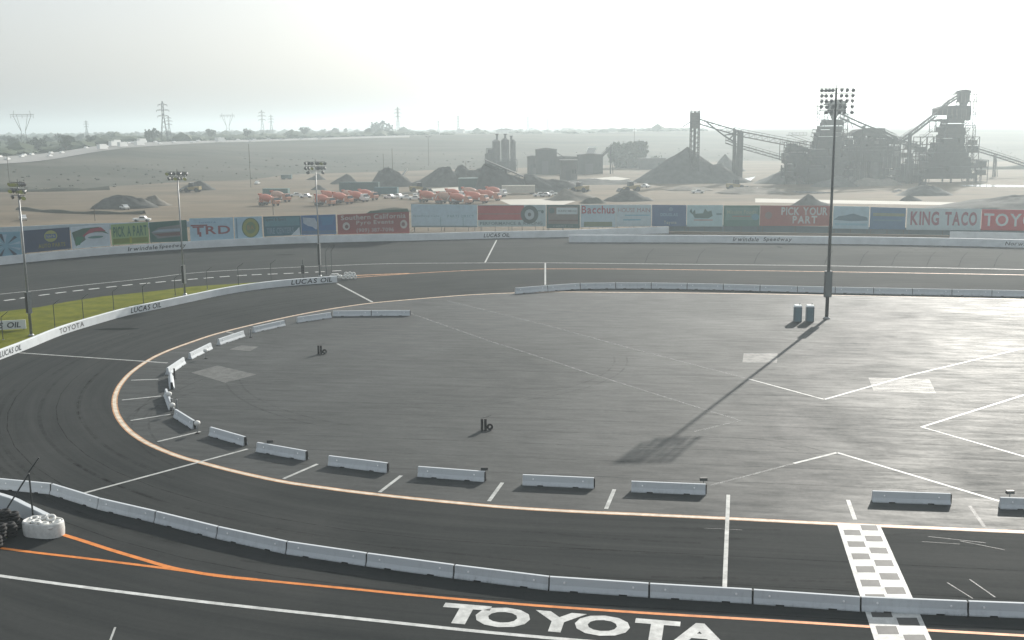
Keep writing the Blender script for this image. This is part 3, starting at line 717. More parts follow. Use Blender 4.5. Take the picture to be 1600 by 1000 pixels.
mast(500,432,22.0,[(7,.2,1.9),(7,1.1,1.9),(2,1.9,1.5)],'light mast beside the curved posts at the wall end',.18,.09,(2.2,6.4,.5),0,R_(-10))
bpy.data.objects.remove(GLO); bpy.data.objects.remove(FLM)

# ================================================================ FENCE POSTS, SIGNAL
def fence_post(px, py, h, label, arm=(1.3,1.0), brace=False, r=.06):
    t = thing('fence_post', label, 'fence post', G(px, py), 0, 'bent catch fence posts along the inner wall')
    MB().tube((0,0,0),(0,0,h), r, r*.9, 8).build('post', M['dark_steel'], t)
    MB().tube((0,0,h-.03),(arm[0],-.4,h+arm[1]), r*.9, r*.6, 8).build('arm', M['dark_steel'], t)
    MB().lathe([(r*2.5,0),(r*2.5,.06)],10).build('base_plate', M['galv'], t)
    if brace: MB().tube((-2.1,-.15,.9),(.05,-.1,h-.1), r*.8, r*.8, 8).build('brace', M['dark_steel'], t)
for i, (x, y, h) in enumerate([(5,531,3.2),(86,511.5,3.4),(130.5,498,3.1),(178,484.5,3.0),(224.5,477,3.1),(274,462,3.0),(324,452,3.3),(373,448,3.6),(424,442,3.6),(510,430,4.6),(518.5,429,4.6)]):
    names = ['leftmost bent post on the grass behind a word on the wall','bent post behind the word painted beside the left mast','second bent post right of the left mast','third bent post right of the left mast','fourth bent post right of the left mast','bent post just left of the second mast','bent post just right of the second mast','bent post midway between second and third masts','bent post left of the black signal light','taller curved post right beside the third mast','taller curved post at the wall end, right of its twin']
    fence_post(x, y, h, names[i], (1.2,.8) if i < 9 else (1.0,1.3))
fence_post(53,822,4.1,'near bent fence post with long brace beside the tyre bundle',(1.0,1.15),True,.07)
fence_post(-8,812,4.3,'near bent fence post cut off by left picture edge',(.9,1.2),False,.07)
t = thing('signal_light', 'black signal light box on a thin post by the wall end', 'signal light', G(474,438.5), 0)
MB().tube((0,0,0),(0,0,4.0),.07).build('post', M['dark_steel'], t); hd = MB().box(-.3,-.2,1.35,.3,.2,2.95).build('housing', M['black'], t)
for k in range(3): MB().lathe([(.16,0),(.16,.12)],12,Matrix.Translation((0,-.2,1.7+k*.45)) @ Matrix.Rotation(math.pi/2,4,'X')).build('lamp_hood', M['truck_dark'], hd)
# low sign on the grass
p = D(-18,497,G(0,516).y); 
t = thing('wall_sign', 'low white sign with black letters standing on the grass at left edge', 'sign', G(2,517), R_(14))
MB().box(-4.2,0,.15,3.3,.12,1.45).build('panel', M['wall_white'], t)
for x in (-3.6,0,2.9): MB().box(x,.12,-.02,x+.12,.24,1.3).build('post', M['dark_steel'], t)
mb = MB(); text_on(mb, 'LUCAS OIL', lambda u, v: (-3.7+u,-.012,.4+v), 6.3, .8, .02, .2); mb.build('lettering', ink, t)

# ================================================================ TYRES
t = thing('tyre_bundle', 'big bundle of white painted tyres wrapped in white belt, bottom left', 'tyre bundle', G(62,843) + Vector((-.1,1.0,0)), R_(-14)); t.scale = (.9, .92, .96)
def stadium(a, b, n=28): return [(a*math.copysign(abs(math.cos(2*math.pi*i/n))**.75, math.cos(2*math.pi*i/n)), b*math.copysign(abs(math.sin(2*math.pi*i/n))**.75, math.sin(2*math.pi*i/n))) for i in range(n)]
ring = stadium(1.62,.9); n = len(ring); vs = []; fs = []
for z, k in ((0,1.0),(.1,1.01),(.5,1.03),(.95,1.01),(1.08,.985),(1.06,.93),(.8,.90)):
    vs += [(x*k,y*k,z) for x, y in ring]
for j in range(6):
    for i in range(n): fs.append((j*n+i, j*n+(i+1) % n, (j+1)*n+(i+1) % n, (j+1)*n+i))
MB().add(vs, fs).build('belt_wrap', M['tyre_white'], t, True)
random.seed(3)
for x, y, z, tx, ty in [(-1.05,.3,1.02,8,5),(-1.1,-.42,.98,-6,0),(-.3,.42,1.1,12,-10),(-.35,-.35,1.06,-4,6),(.45,.35,1.16,20,12),(.4,-.42,1.0,-5,4),(1.1,.1,.98,5,-12),(.15,.05,.86,0,0),(-.75,0,.84,0,0),(1.05,-.45,.84,10,0)]:
    MB().torus(.27,.12, Matrix.Translation((x,y,z)) @ Matrix.Rotation(R_(tx),4,'X') @ Matrix.Rotation(R_(ty),4,'Y')).build('tyre', M['tyre_white'], t, True)
for x in (-1.05,-.35,.35,1.05):
    for y in (-.38,.38):
        mb = MB()
        for k in range(3): mb.torus(.25,.12, Matrix.Translation((x,y,.13+.25*k)))
        mb.build('tyre_stack', M['rubber'], t, True)
t = thing('tyre_bundle', 'small cluster of white painted tyres at the far end of inner wall', 'tyre bundle', G(545,436), R_(10))
for i, (x, y, z, a_) in enumerate([(-.9,0,.38,80),(-.2,-.2,.38,85),(.55,-.1,.38,75),(1.2,.1,.36,80),(-.5,.3,.95,70),(.25,.2,.98,80),(.95,.3,.9,60),(-1.7,.6,.3,0),(-1.6,.7,.6,10)]):
    MB().torus(.27,.13, Matrix.Translation((x,y,z)) @ Matrix.Rotation(R_(a_),4,'X') @ Matrix.Rotation(R_(i*13 % 40 - 20),4,'Y')).build('tyre', M['tyre_white'], t, True)
t = thing('tyre_bundle', 'white painted tyres lying on the end of the lettered inner wall', 'tyre bundle', G(523,432), R_(5))
for i, (x, y, z) in enumerate([(-.6,0,.15),(0,.1,.15),(.6,0,.16),(-.3,.1,.42),(.35,.1,.42)]):
    MB().torus(.27,.13, Matrix.Translation((x,y,z))).build('tyre', M['tyre_white'], t, True)
random.seed(11)
for i, (px, py, k) in enumerate([(-14,838,5),(2,846,5),(10,828,6),(-8,826,6),(18,838,4),(24,826,5),(-22,850,4),(-4,855,3)]):
    c = G(px, py); mb = MB()
    for j in range(k): mb.torus(.27,.13, Matrix.Translation((random.uniform(-.05,.05),random.uniform(-.05,.05),.14+.25*j)))
    o = mb.build('tyre_stack', M['rubber'], None, True); o.location = c
    tag(o, ['black tyre stack at left edge behind','black tyre stack nearest the orange line','tall black tyre stack against the low white wall','tall black tyre stack at left edge by the wall','black tyre stack left of the white bundle','black tyre stack tucked between wall and bundle','black tyre stack beyond the left edge','short black tyre stack closest to camera'][i] + ', bottom left', 'tyre stack', 'black tyre stacks behind the low white wall')
sheet('grass_patch', gp([(-60,860),(-60,800),(0,812),(14,838),(0,850)]), -0.009, M['grass'], 'stuff')

# ================================================================ BILLBOARDS
FB = [(-200,436.5),(0,413.0),(100,403.0),(200,394.6),(245,391.1),(300,387.6),(400,382.3),(500,378.3),(641,375.0),(642.5,362),(750,361.2),(850,361),(950,361),(1043,361.3),(1200,363),(1300,364.5),(1450,367),(1600,370),(1800,375)]
def fbY(px): return G(px, interp(FB, px)).y
LET = []
def board(x0, x1, t0, t1, b0, b1, label, colour, kind='billboard', lift=0.0):
    """corner pixels -> a panel of real size standing at the fence line"""
    Ya, Yb = fbY(x0), fbY(x1)
    TL, TR, BL, BR = D(x0,t0,Ya), D(x1,t1,Yb), D(x0,b0,Ya), D(x1,b1,Yb)
    ux = Vector((BR.x-BL.x, BR.y-BL.y, 0)); nrm = Vector((ux.y, -ux.x, 0)).normalized()
    base = Vector(((BL.x+BR.x)/2, (BL.y+BR.y)/2, 0))
    t = thing(kind, label, 'billboard', base, 0, 'advertising boards on the outer fence')
    off = -base
    def at(u, v, d=0.0):
        lo = BL.lerp(BR, u); hi = TL.lerp(TR, u); q = Vector((lo.x, lo.y, lo.z + (hi.z-lo.z)*v)) + nrm*d + off
        return (q.x, q.y, q.z)
    th = 0.1
    MB().add([at(0,0),at(1,0),at(1,1),at(0,1),at(0,0,-th),at(1,0,-th),at(1,1,-th),at(0,1,-th)], [(0,1,2,3),(7,6,5,4),(0,4,5,1),(1,5,6,2),(2,6,7,3),(3,7,4,0)]).build('panel', colour, t)
    mb = MB()
    for u in (.04,.5,.96):
        q = Vector(at(u,0,-th-.1)); mb.bar((q.x,q.y,0),(q.x,q.y,at(u,.95)[2]),.14)
    mb.build('support_frame', M['dark_steel'], t)
    W = ux.length
    H_ = (TL.z-BL.z)
    class B: pass
    b = B(); b.t = t; b.lay = 0
    def put(fn_pts, name, m):
        b.lay += 1; d = .012*b.lay
        mb = MB(); fn_pts(mb, d); mb.build(name, m, t); return b
    b.rect = lambda u0,v0,u1,v1,m,name='printed_field': put(lambda mb,d: mb.add([at(u0,v0,d),at(u1,v0,d),at(u1,v1,d),at(u0,v1,d)],[(0,1,2,3)]), name, m)
    b.poly = lambda pts,m,name='printed_shape': put(lambda mb,d: mb.add([at(u,v,d) for u,v in pts],[tuple(range(len(pts)))]), name, m)
    b.ell = lambda u,v,ru,rv,m,name='emblem': put(lambda mb,d: mb.add([at(u+ru*math.cos(k*math.pi/14),v+rv*math.sin(k*math.pi/14),d) for k in range(28)],[tuple(range(28))]), name, m)
    b.text = lambda s,u0,v0,u1,v1,m,bold=.02,slant=0: put(lambda mb,d: text_on(mb, s, lambda u,v: at(u0+u/W, v0+v/H_, d), (u1-u0)*W, (v1-v0)*H_, bold, slant), 'lettering', m)
    return b
WH = P(.42,.47,.50); CY = P(.30,.40,.46)
b = board(-30,35,364,361.5,405,399,'turquoise board with dark streaks bursting from its centre, left edge',P(.16,.26,.32))
for k in range(11):
    a_ = k*2*math.pi/11+.2; c, s = math.cos(a_), math.sin(a_)
    b.poly([(.62+.06*c,.45+.1*s),(.62+.36*c-.05*s,.45+.5*s+.05*c),(.62+.36*c+.05*s,.45+.5*s-.05*c)] if abs(s) < .95 else [(.6,.5),(.57,.9),(.66,.9)], P(.02,.035,.06) if k % 2 else P(.28,.36,.42), 'printed_streak')
b = board(38.5,111,360.5,355,395.5,388.5,'dark navy board with yellow round emblem above faint yellow lettering',P(.02,.035,.07))
b.ell(.58,.66,.14,.26,P(.22,.24,.10)); b.rect(.47,.56,.69,.76,P(.03,.06,.16)); b.text('NAPA',.49,.59,.67,.73,P(.3,.32,.2)); b.text('AUTO PARTS',.30,.16,.88,.34,P(.17,.16,.05))
b = board(113,173,355,350.5,389,384,'white board with green and red swoosh round an oval',WH)
b.poly([(.02,.75),(.3,.9),(.72,.92),(.98,.55),(.8,.66),(.5,.68),(.34,.35),(.1,.1)],P(.05,.09,.07)); b.poly([(.28,.55),(.5,.86),(.78,.9),(.9,.7),(.6,.72),(.4,.5)],P(.22,.06,.08)); b.poly([(.08,.2),(.12,.55),(.3,.5),(.2,.15)],P(.03,.12,.07)); b.ell(.62,.48,.28,.2,P(.4,.44,.47)); b.ell(.62,.46,.2,.06,P(.08,.16,.15))
b = board(175.5,233.5,351,347,383,379.5,'yellow green board with tall dark green letters and lime lower band',P(.18,.26,.13))
b.rect(.03,.04,.97,.30,P(.10,.13,.02)); b.text('PICK A PART',.05,.40,.95,.88,P(.02,.08,.05),.03); b.rect(.47,.05,.53,.36,P(.2,.22,.03))
b = board(235,293.5,347.5,343.5,379,377,'dark green board with silver streamlined body shape across it',P(.02,.07,.06))
b.poly([(.04,.5),(.25,.72),(.8,.8),(.85,.72),(.8,.25),(.2,.18)],P(.12,.13,.13)); b.poly([(.05,.5),(.25,.62),(.82,.62),(.82,.5)],P(.22,.27,.31)); b.poly([(.1,.42),(.8,.46),(.82,.3),(.25,.3)],P(.09,.05,.05))
b = board(298,366,341.5,339.5,377.5,375,'white board with three large dark red slanting letters',CY)
b.text('TRD',.06,.30,.92,.66,P(.16,.05,.06),.02,.0); b.rect(.02,.66,.4,.72,P(.16,.05,.06)); b.rect(.2,.2,.25,.4,P(.16,.05,.06)); b.text('TOYOTA',.2,.78,.6,.84,P(.1,.16,.25))
b = board(367.5,410.5,339.5,338,374.5,371.5,'white board with large round olive yellow emblem in the middle',CY)
b.rect(.05,.05,.1,.95,P(.12,.2,.26)); b.ell(.58,.5,.32,.45,P(.03,.07,.05)); b.ell(.58,.5,.29,.42,P(.17,.19,.06)); b.ell(.58,.5,.18,.27,P(.10,.14,.07)); b.text('BA',.46,.42,.70,.62,P(.2,.15,.07))
b = board(412.5,471,338.5,336.8,369.5,367,'dark teal board with white wedge at its lower right corner',P(.03,.09,.12))
b.rect(.04,.5,.96,.93,P(.07,.16,.19)); b.text('Speed & Sport',.06,.74,.6,.92,P(.03,.05,.07)); b.text('TIRE CENTERS',.08,.12,.8,.42,P(.13,.2,.25)); b.poly([(.72,0),(.97,0),(.95,.42),(.88,.28)],WH)
b = board(471.5,525.5,336.8,335,367,365.5,'deep blue board with ragged white splash at its upper left',P(.03,.09,.20))
b.poly([(.05,.9),(.4,.85),(.5,.4),(.42,.25),(.32,.4),(.2,.45),(.06,.6)],P(.32,.36,.4)); b.rect(.02,.04,.98,.2,P(.06,.1,.16)); b.poly([(.55,.9),(.96,.92),(.9,.5),(.6,.45)],P(.04,.13,.24))
b = board(528,640,335.5,330.5,366,364,'dark red board with three centred rows of pale lettering',P(.17,.05,.05))
b.text('Southern California',.05,.72,.95,.95,P(.40,.38,.36)); b.text('Pyro Events',.26,.42,.78,.66,P(.42,.40,.38)); b.text('(909) 387-7096',.26,.1,.78,.28,P(.32,.3,.29)); b.ell(.12,.4,.05,.2,P(.4,.38,.36)); b.ell(.92,.42,.05,.2,P(.4,.38,.36)); b.ell(.125,.38,.025,.1,P(.1,.04,.04)); b.ell(.915,.42,.025,.1,P(.1,.04,.04))
b.poly([(.4,1.0),(.46,1.12),(.98,1.14),(1.0,1.0)],P(.07,.10,.08))
b = board(643,746,319,320,355,355,'large plain white board with one faint row of small letters',P(.34,.42,.46))
b.text('Speedway Cafe',.03,.44,.42,.54,P(.18,.25,.28)); b.text('PARTS DIRECT',.55,.44,.95,.55,P(.18,.25,.28)); b.rect(.0,0,1,.06,P(.14,.18,.19)); b.rect(.44,0.06,.45,.44,P(.2,.28,.3)); b.rect(.78,.06,.79,.44,P(.2,.28,.3))
b = board(747,853,320,320,354,353.5,'red board with black and white wheel picture at its right end',P(.30,.36,.37))
b.rect(0,.30,.68,.97,P(.25,.07,.07)); b.rect(0,.56,.62,.6,P(.17,.10,.10)); b.text('PERFORMANCE & RACING',.03,.08,.95,.22,P(.09,.12,.12)); b.ell(.76,.55,.13,.42,P(.04,.06,.06)); b.ell(.76,.55,.07,.24,P(.3,.34,.35)); b.ell(.76,.55,.025,.09,P(.05,.06,.06)); b.rect(.84,.7,.96,.74,P(.05,.09,.09)); b.ell(.95,.68,.02,.08,P(.05,.09,.09))
b = board(854,906,320,320,356.5,356.5,'dark framed grey board with a white label near its top',P(.05,.09,.09))
b.rect(.05,.18,.95,.93,P(.14,.13,.12)); b.rect(.30,.6,.93,.88,P(.38,.43,.44)); b.text('SUNNYMEAD',.34,.7,.9,.78,P(.1,.12,.12)); b.ell(.16,.75,.08,.12,P(.06,.1,.1)); b.rect(.05,.3,.95,.36,P(.10,.07,.07)); b.text('CARPET CO',.2,.04,.8,.14,P(.16,.2,.2))
b = board(907,962,320,320,355,355,'white board with dark red script word and olive strip below',P(.34,.41,.44))
b.text('Bacchus',.03,.62,.97,.97,P(.22,.06,.07),.02); b.rect(.1,.03,.9,.24,P(.13,.16,.11))
b = board(962.5,1017.5,320,320,354,353.5,'white board with red small capitals over thin blue lines',P(.36,.42,.44))
b.text('HOUSE MAIN',.06,.66,.96,.86,P(.22,.14,.14),.0); b.rect(.25,.5,.95,.54,P(.15,.28,.34)); b.rect(.2,.28,.7,.33,P(.15,.28,.34))
b = board(1018.5,1072,320,320.5,353.5,353.5,'slate blue board with two pale centred words',P(.06,.10,.17))
b.ell(.55,.8,.06,.1,P(.14,.2,.26)); b.text('DOUGLAS',.25,.48,.75,.62,P(.2,.3,.36)); b.text('Toyota',.35,.08,.72,.26,P(.3,.34,.3))
b = board(1073,1129,320.5,320.5,354,354,'pale aqua board with dark ornate emblem and tiny red line',P(.33,.43,.44))
b.poly([(.07,.7),(.12,.85),(.15,.65),(.22,.8),(.24,.6),(.45,.62),(.5,.84),(.58,.7),(.68,.75),(.72,.5),(.6,.38),(.22,.4),(.17,.55)],P(.06,.11,.10)); b.rect(.2,.28,.72,.33,P(.28,.18,.16)); b.rect(.82,.55,.97,.62,P(.08,.14,.15))
b = board(1130,1186.5,321,321,353.5,353.5,'dim green board with paler worn rectangle inside it',P(.06,.13,.11))
b.rect(.06,.3,.95,.9,P(.11,.18,.16)); b.text('Mission Foods',.1,.6,.9,.78,P(.2,.25,.2)); b.rect(.25,.46,.75,.5,P(.2,.12,.1)); b.ell(.88,.45,.1,.16,P(.1,.2,.24))
b = board(1187,1299,321,321.5,353,353,'wide brick red board with two centred rows of white letters',P(.22,.085,.075))
b.text('PICK YOUR',.30,.55,.94,.92,P(.42,.44,.43),.03); b.text('PART',.46,.14,.80,.50,P(.42,.44,.43),.03); b.ell(.12,.52,.05,.18,P(.16,.11,.1))
b = board(1301,1357,322,323,357,358,'pale blue board with dark low car shape, right of tall mast',P(.30,.39,.43))
b.poly([(.02,.4),(.15,.55),(.35,.6),(.55,.68),(.8,.58),(.96,.52),(.97,.38),(.5,.34)],P(.07,.12,.15)); b.rect(.05,.15,.95,.25,P(.22,.33,.38))
b = board(1358.5,1414,323.5,325,358,358.5,'steel blue board with a faint yellow stripe near the top',P(.06,.12,.19))
b.rect(.08,.6,.97,.74,P(.14,.17,.12)); b.rect(.1,.38,.9,.44,P(.09,.16,.2))
b = board(1416,1531.5,325,326.5,359,360,'white board with large red and grey serif style letters',P(.38,.44,.45))
b.text('KING',.05,.25,.44,.85,P(.18,.07,.09),.035); b.text('TACO',.52,.25,.95,.85,P(.18,.07,.09),.035)
b = board(1532.5,1662,327,329,359.5,361.5,'bright red board with big white capital letters, right edge',P(.30,.05,.06))
b.text('TOYOTA',.03,.22,.97,.82,P(.46,.5,.5),.02)
# fence behind boards: posts and cable rows, one long thing
fbp = [G(px, interp(FB, px)) + Vector((0,.35,0)) for px in range(-160, 1741, 13)]
t = thing('catch_fence', 'long steel catch fence carrying the billboards behind the outer wall', 'fence', (0,0,0))
for i in range(-160, 1741, 26):
    if i % 52 == 0 or i < 300:
        pass
posts = [G(px, interp(FB, px)) + Vector((0,.35,0)) for px in range(-150, 1741, 21)]
for q in posts:
    MB().bar((q.x,q.y,0),(q.x,q.y,5.4),.11).build('post', M['dark_steel'], t)
mb = MB()
for z in (.4,1.2,2.0,2.8,3.6,4.4,5.2):
    for a_, b_ in zip(posts, posts[1:]): mb.bar((a_.x,a_.y,z),(b_.x,b_.y,z),.035)
mb.build('wire_cable', M['galv'], t)
# dark skirt boards between wall top and panels on the right
ps = [G(px, interp(FB, px)) + Vector((0,.22,0)) for px in range(1046, 1741, 24)]
vs = []; fs = []
for q in ps: vs += [(q.x,q.y,0),(q.x,q.y,1.75),(q.x,q.y+.05,1.75),(q.x,q.y+.05,0)]
for i in range(len(ps)-1):
    for j in range(4): fs.append((4*i+j,4*i+(j+1)%4,4*i+4+(j+1)%4,4*i+4+j))
MB().add(vs, fs).build('wind_screen', P(.07,.10,.11), t)

# ================================================================ YARD
def pile(px0, px1, pyb, pyt, label, m='gravel_dark', apex=.5, ridge=0.0, seed=1, rough=1.0, name='gravel_pile', group='heaps of gravel in the yard', dz=0):
    a_, b_ = G(px0, pyb), G(px1, pyb); c = (a_+b_)/2; r = (b_-a_).length/2; c.y += r*.55*(1-ridge*.4)
    h = D(c.x and (px0+px1)/2, pyt, c.y).z; random.seed(seed)
    nA, nR = 56, 20; ph = [random.uniform(0,6) for _ in range(5)]
    vs = []; fs = []
    for j in range(nR+1):
        k = j/nR
        for i in range(nA):
            th = 2*math.pi*i/nA; rr = r*(1+.06*math.sin(3*th+ph[0])+.05*math.sin(7*th+ph[1])+.02*math.sin(13*th+ph[3]))
            x = rr*k*math.cos(th); y = rr*.62*k*math.sin(th)
            xr = max(0, abs(x)-ridge*r)/(1-ridge)/r if ridge else abs(x)/r
            q = min(1, math.hypot(xr, y/(r*.62)))
            z = h*(max(0, 1-q)**1.08)*(1+.04*math.sin(9*th+ph[2])*k) * (1 if not ridge else (.86+.14*math.cos(x/r*5+ph[4])))
            xs = x + (apex-.5)*2*r*(1-q)
            z += rough*h*.13*(mnoise.fractal(Vector((x*.16+seed*7, y*.16, seed)), .8, 2.2, 4))*min(1, 3*(1-k)+.1) + h*.05*abs(math.sin(11*th+ph[0]))*k*(1-k)*2*rough
            vs.append((xs, y, z if j < nR else -.1))
    for j in range(nR):
        for i in range(nA): fs.append((j*nA+i, j*nA+(i+1)%nA, (j+1)*nA+(i+1)%nA, (j+1)*nA+i))
    o = MB().add(vs, fs).build(name, M[m], None, True); o.location = (c.x, c.y, -.06)
    return tag(o, label, 'gravel pile', group)
pile(990,1166,286.5,229,'tallest dark cone of gravel under the lattice elevator tower','gravel_dark',.52,.0,1,.22)
pile(1060,1186,286,256,'low dark gravel shoulder spreading right of the tallest cone','gravel_dark',.42,.3,2,.2)
pile(1112,1170,268,241,'small pointed gravel cone behind the tallest cone, right side','gravel_dark',.4,.0,3)
pile(135,236,326,304,'flat topped dark heap alone in the left of the yard','gravel_dark',.5,.55,4)
pile(276,334,297.5,281,'dark heap with pale rocks just left of the thin pole','gravel_dark',.45,.2,5)
pile(477,508,281,271.5,'tiny dark heap right behind the third light mast','gravel_dark',.6,.1,6)
pile(513,558,287.5,270.5,'pointed dark heap above the red drum trucks','gravel_dark',.6,.0,7)
pile(484,510,296.5,289,'small low heap just above the truck group','gravel_dark',.5,.2,8)
pile(572,648,292,262,'dark lumpy heap behind the small white conveyor','gravel_dark',.45,.4,9)
pile(632,720,292,257,'wide dark heap left of the silos','gravel_dark',.7,.2,10)
pile(700,800,290,256,'wide dark heap right below the silos','gravel_dark',.4,.5,11)
pile(943,1024,314.5,297,'low dark heap close behind the blue board','gravel_dark',.5,.35,12)
pile(1236,1306,323,303,'dark cone cut by the tall mast pole','gravel_dark',.5,.1,13)
pile(1408,1446,314,303.5,'small pointed heap above the white lettered board','gravel_dark',.4,0,14)
pile(1470,1720,328,301,'broad low mound at the right picture edge','gravel_dark',.7,.3,15)
pile(1180,1330,287,262,'hazy broad heap at the foot of the left screening tower','gravel_dark',.6,.4,16)
pile(1270,1350,292,273,'hazy cone at the foot of the tower behind the mast','gravel_dark',.5,.1,17)
pile(1330,1420,290,276,'hazy flat heap between the two screening towers','gravel_tan',.5,.4,18)
pile(1405,1500,306,285,'dim cone before the right screening tower','gravel_dark',.6,.1,19)
pile(820,930,300,272,'wide dim heap below the middle sheds','gravel_dark',.2,.4,20)
pile(738,872,300,251,'long dark slope falling to the right below the silos','gravel_dark',.2,.12,21,.5)
pile(880,1000,288,279,'long low dark berm left of the tallest cone','gravel_dark',.5,.7,22)
pile(905,950,318,306,'round bushy dark heap just above the white script board','scrub',.5,.2,23)
pile(850,940,313,296,'tan spoil heap before the loader','gravel_tan',.5,.3,24)
pile(200,262,322,305,'paler tan slope leaning on the flat topped heap','gravel_tan',.5,.2,25)
pile(575,642,332,324,'low olive bank rising behind the dark red board','scrub',.6,.6,26)
pile(1040,1120,298,291,'row of low tan spoil right of the cone foot','gravel_tan',.5,.6,27)
pile(1120,1240,303,292,'long low tan spoil left of the tall mast','gravel_tan',.5,.6,28)
def berm(pts, w, h, label, m='scrub'):
    path = catmull(gp(pts), 4); ns = normals(path); vs = []; fs = []
    for i, (p_, n_) in enumerate(zip(path, ns)):
        k = h*(.8+.3*math.sin(i*1.7)); vs += [tuple(p_-n_*w-Vector((0,0,.1))), (p_.x-n_.x*w*.4,p_.y-n_.y*w*.4,k), (p_.x+n_.x*w*.4,p_.y+n_.y*w*.4,k), tuple(p_+n_*w-Vector((0,0,.1)))]
    for i in range(len(path)-1):
        for j in range(3): fs.append((4*i+j,4*i+j+1,4*i+4+j+1,4*i+4+j))
    o = MB().add(vs, fs).build('berm', M[m], None, True); return struct(o)
berm([(30,327),(80,331.5),(150,334),(225,334)], 1.5, 1.0, '')
berm([(-100,300),(0,299),(90,298.5),(170,296)], 4, 1.6, '')
berm([(1400,268),(1500,265),(1600,264),(1750,266)], 5, 2.5, '')
berm([(560,300),(640,303),(760,296)], 2, .8, '', 'gravel_tan')
# bright wet ground and pale tracks in the yard
M['wet'] = mat('wet', (0.20,0.20,0.20), 0.12, .1, .3); M['pale_dirt'] = mat('pale_dirt', (.36,.34,.29), .9, .1, .1)
sheet('water', gp([(1163,279),(1176,277),(1190,273),(1180,276),(1172,283),(1166,284)]), 0.02, M['wet'])
sheet('water', gp([(1500,289.5),(1530,288.5),(1600,289.5),(1700,291),(1700,294),(1600,292.5),(1530,292),(1510,291)]), 0.02, M['wet'])
sheet('water', gp([(1236,299.5),(1252,298),(1300,300.5),(1298,302),(1250,302)]), 0.02, M['wet'])
sheet('water', gp([(1392,300),(1404,295),(1410,297),(1398,301)]), 0.02, M['wet'])
sheet('yard_track', gp([(640,297),(700,293),(760,291),(830,290),(826,300),(780,303),(740,299),(660,301)]), -0.03, M['pale_dirt'])
sheet('yard_track', gp([(780,312),(860,310),(900,314),(880,320),(800,321)]), -0.03, M['pale_dirt'])
sheet('yard_track', gp([(870,283),(960,276),(985,279),(930,288),(880,287)]), -0.03, M['pale_dirt'])
sheet('yard_track', gp([(1180,310),(1600,318),(1600,322),(1180,316)]), -0.03, M['pale_dirt'])

# utility / yard poles
def pole(px, pyb, pyt, label, arms=1, lampy=False, r=.16, Y=None):
    b_ = G(px, pyb) if Y is None else D(px, pyb, Y); h = D(px, pyt, b_.y).z
    t = thing('utility_pole', label, 'utility pole', (b_.x, b_.y, b_.z if Y else 0), 0, 'thin poles standing in the yard'); hh = h - (b_.z if Y else 0)
    MB().tube((0,0,-.5),(0,0,hh), r, r*.7, 8).build('pole', M['bark'], t)
    for k in range(arms):
        MB().bar((-1.3,0,hh-.4-k*2.6),(1.3,0,hh-.4-k*2.6),.16).build('crossarm', M['bark'], t)
    if lampy:
        for s in (-1.2,1.2): MB().box(s-.45,-.4,hh-.5,s+.45,.3,hh-.05).build('lamp', M['black'], t)
pole(392,293,225,'tall pole at the edge of the dark slope, left of trucks',0)
pole(670,262,213,'lone lamp pole before the dark slope left of silos',1,True,.2)
pole(614,285,232,'thin pole right of its twin above the dark heap',0)
pole(600,285,240,'thin pole left of its twin above the dark heap',0)
pole(728.5,290,252,'short pole with two lamps in front of wide heap',0,True)
pole(991,262,195,'tallest utility pole with crossarms above the bushy tree',2)
pole(974,262,220,'shorter utility pole left of the tall one by the tree',2)
pole(148.5,345,322,'short post behind the swoosh board, left yard',0,False,.12)
pole(427,336,311,'short post among the leftmost red drum trucks',0,False,.14)
pole(16,300,240,'pole behind the leftmost light mast on dark slope',0)

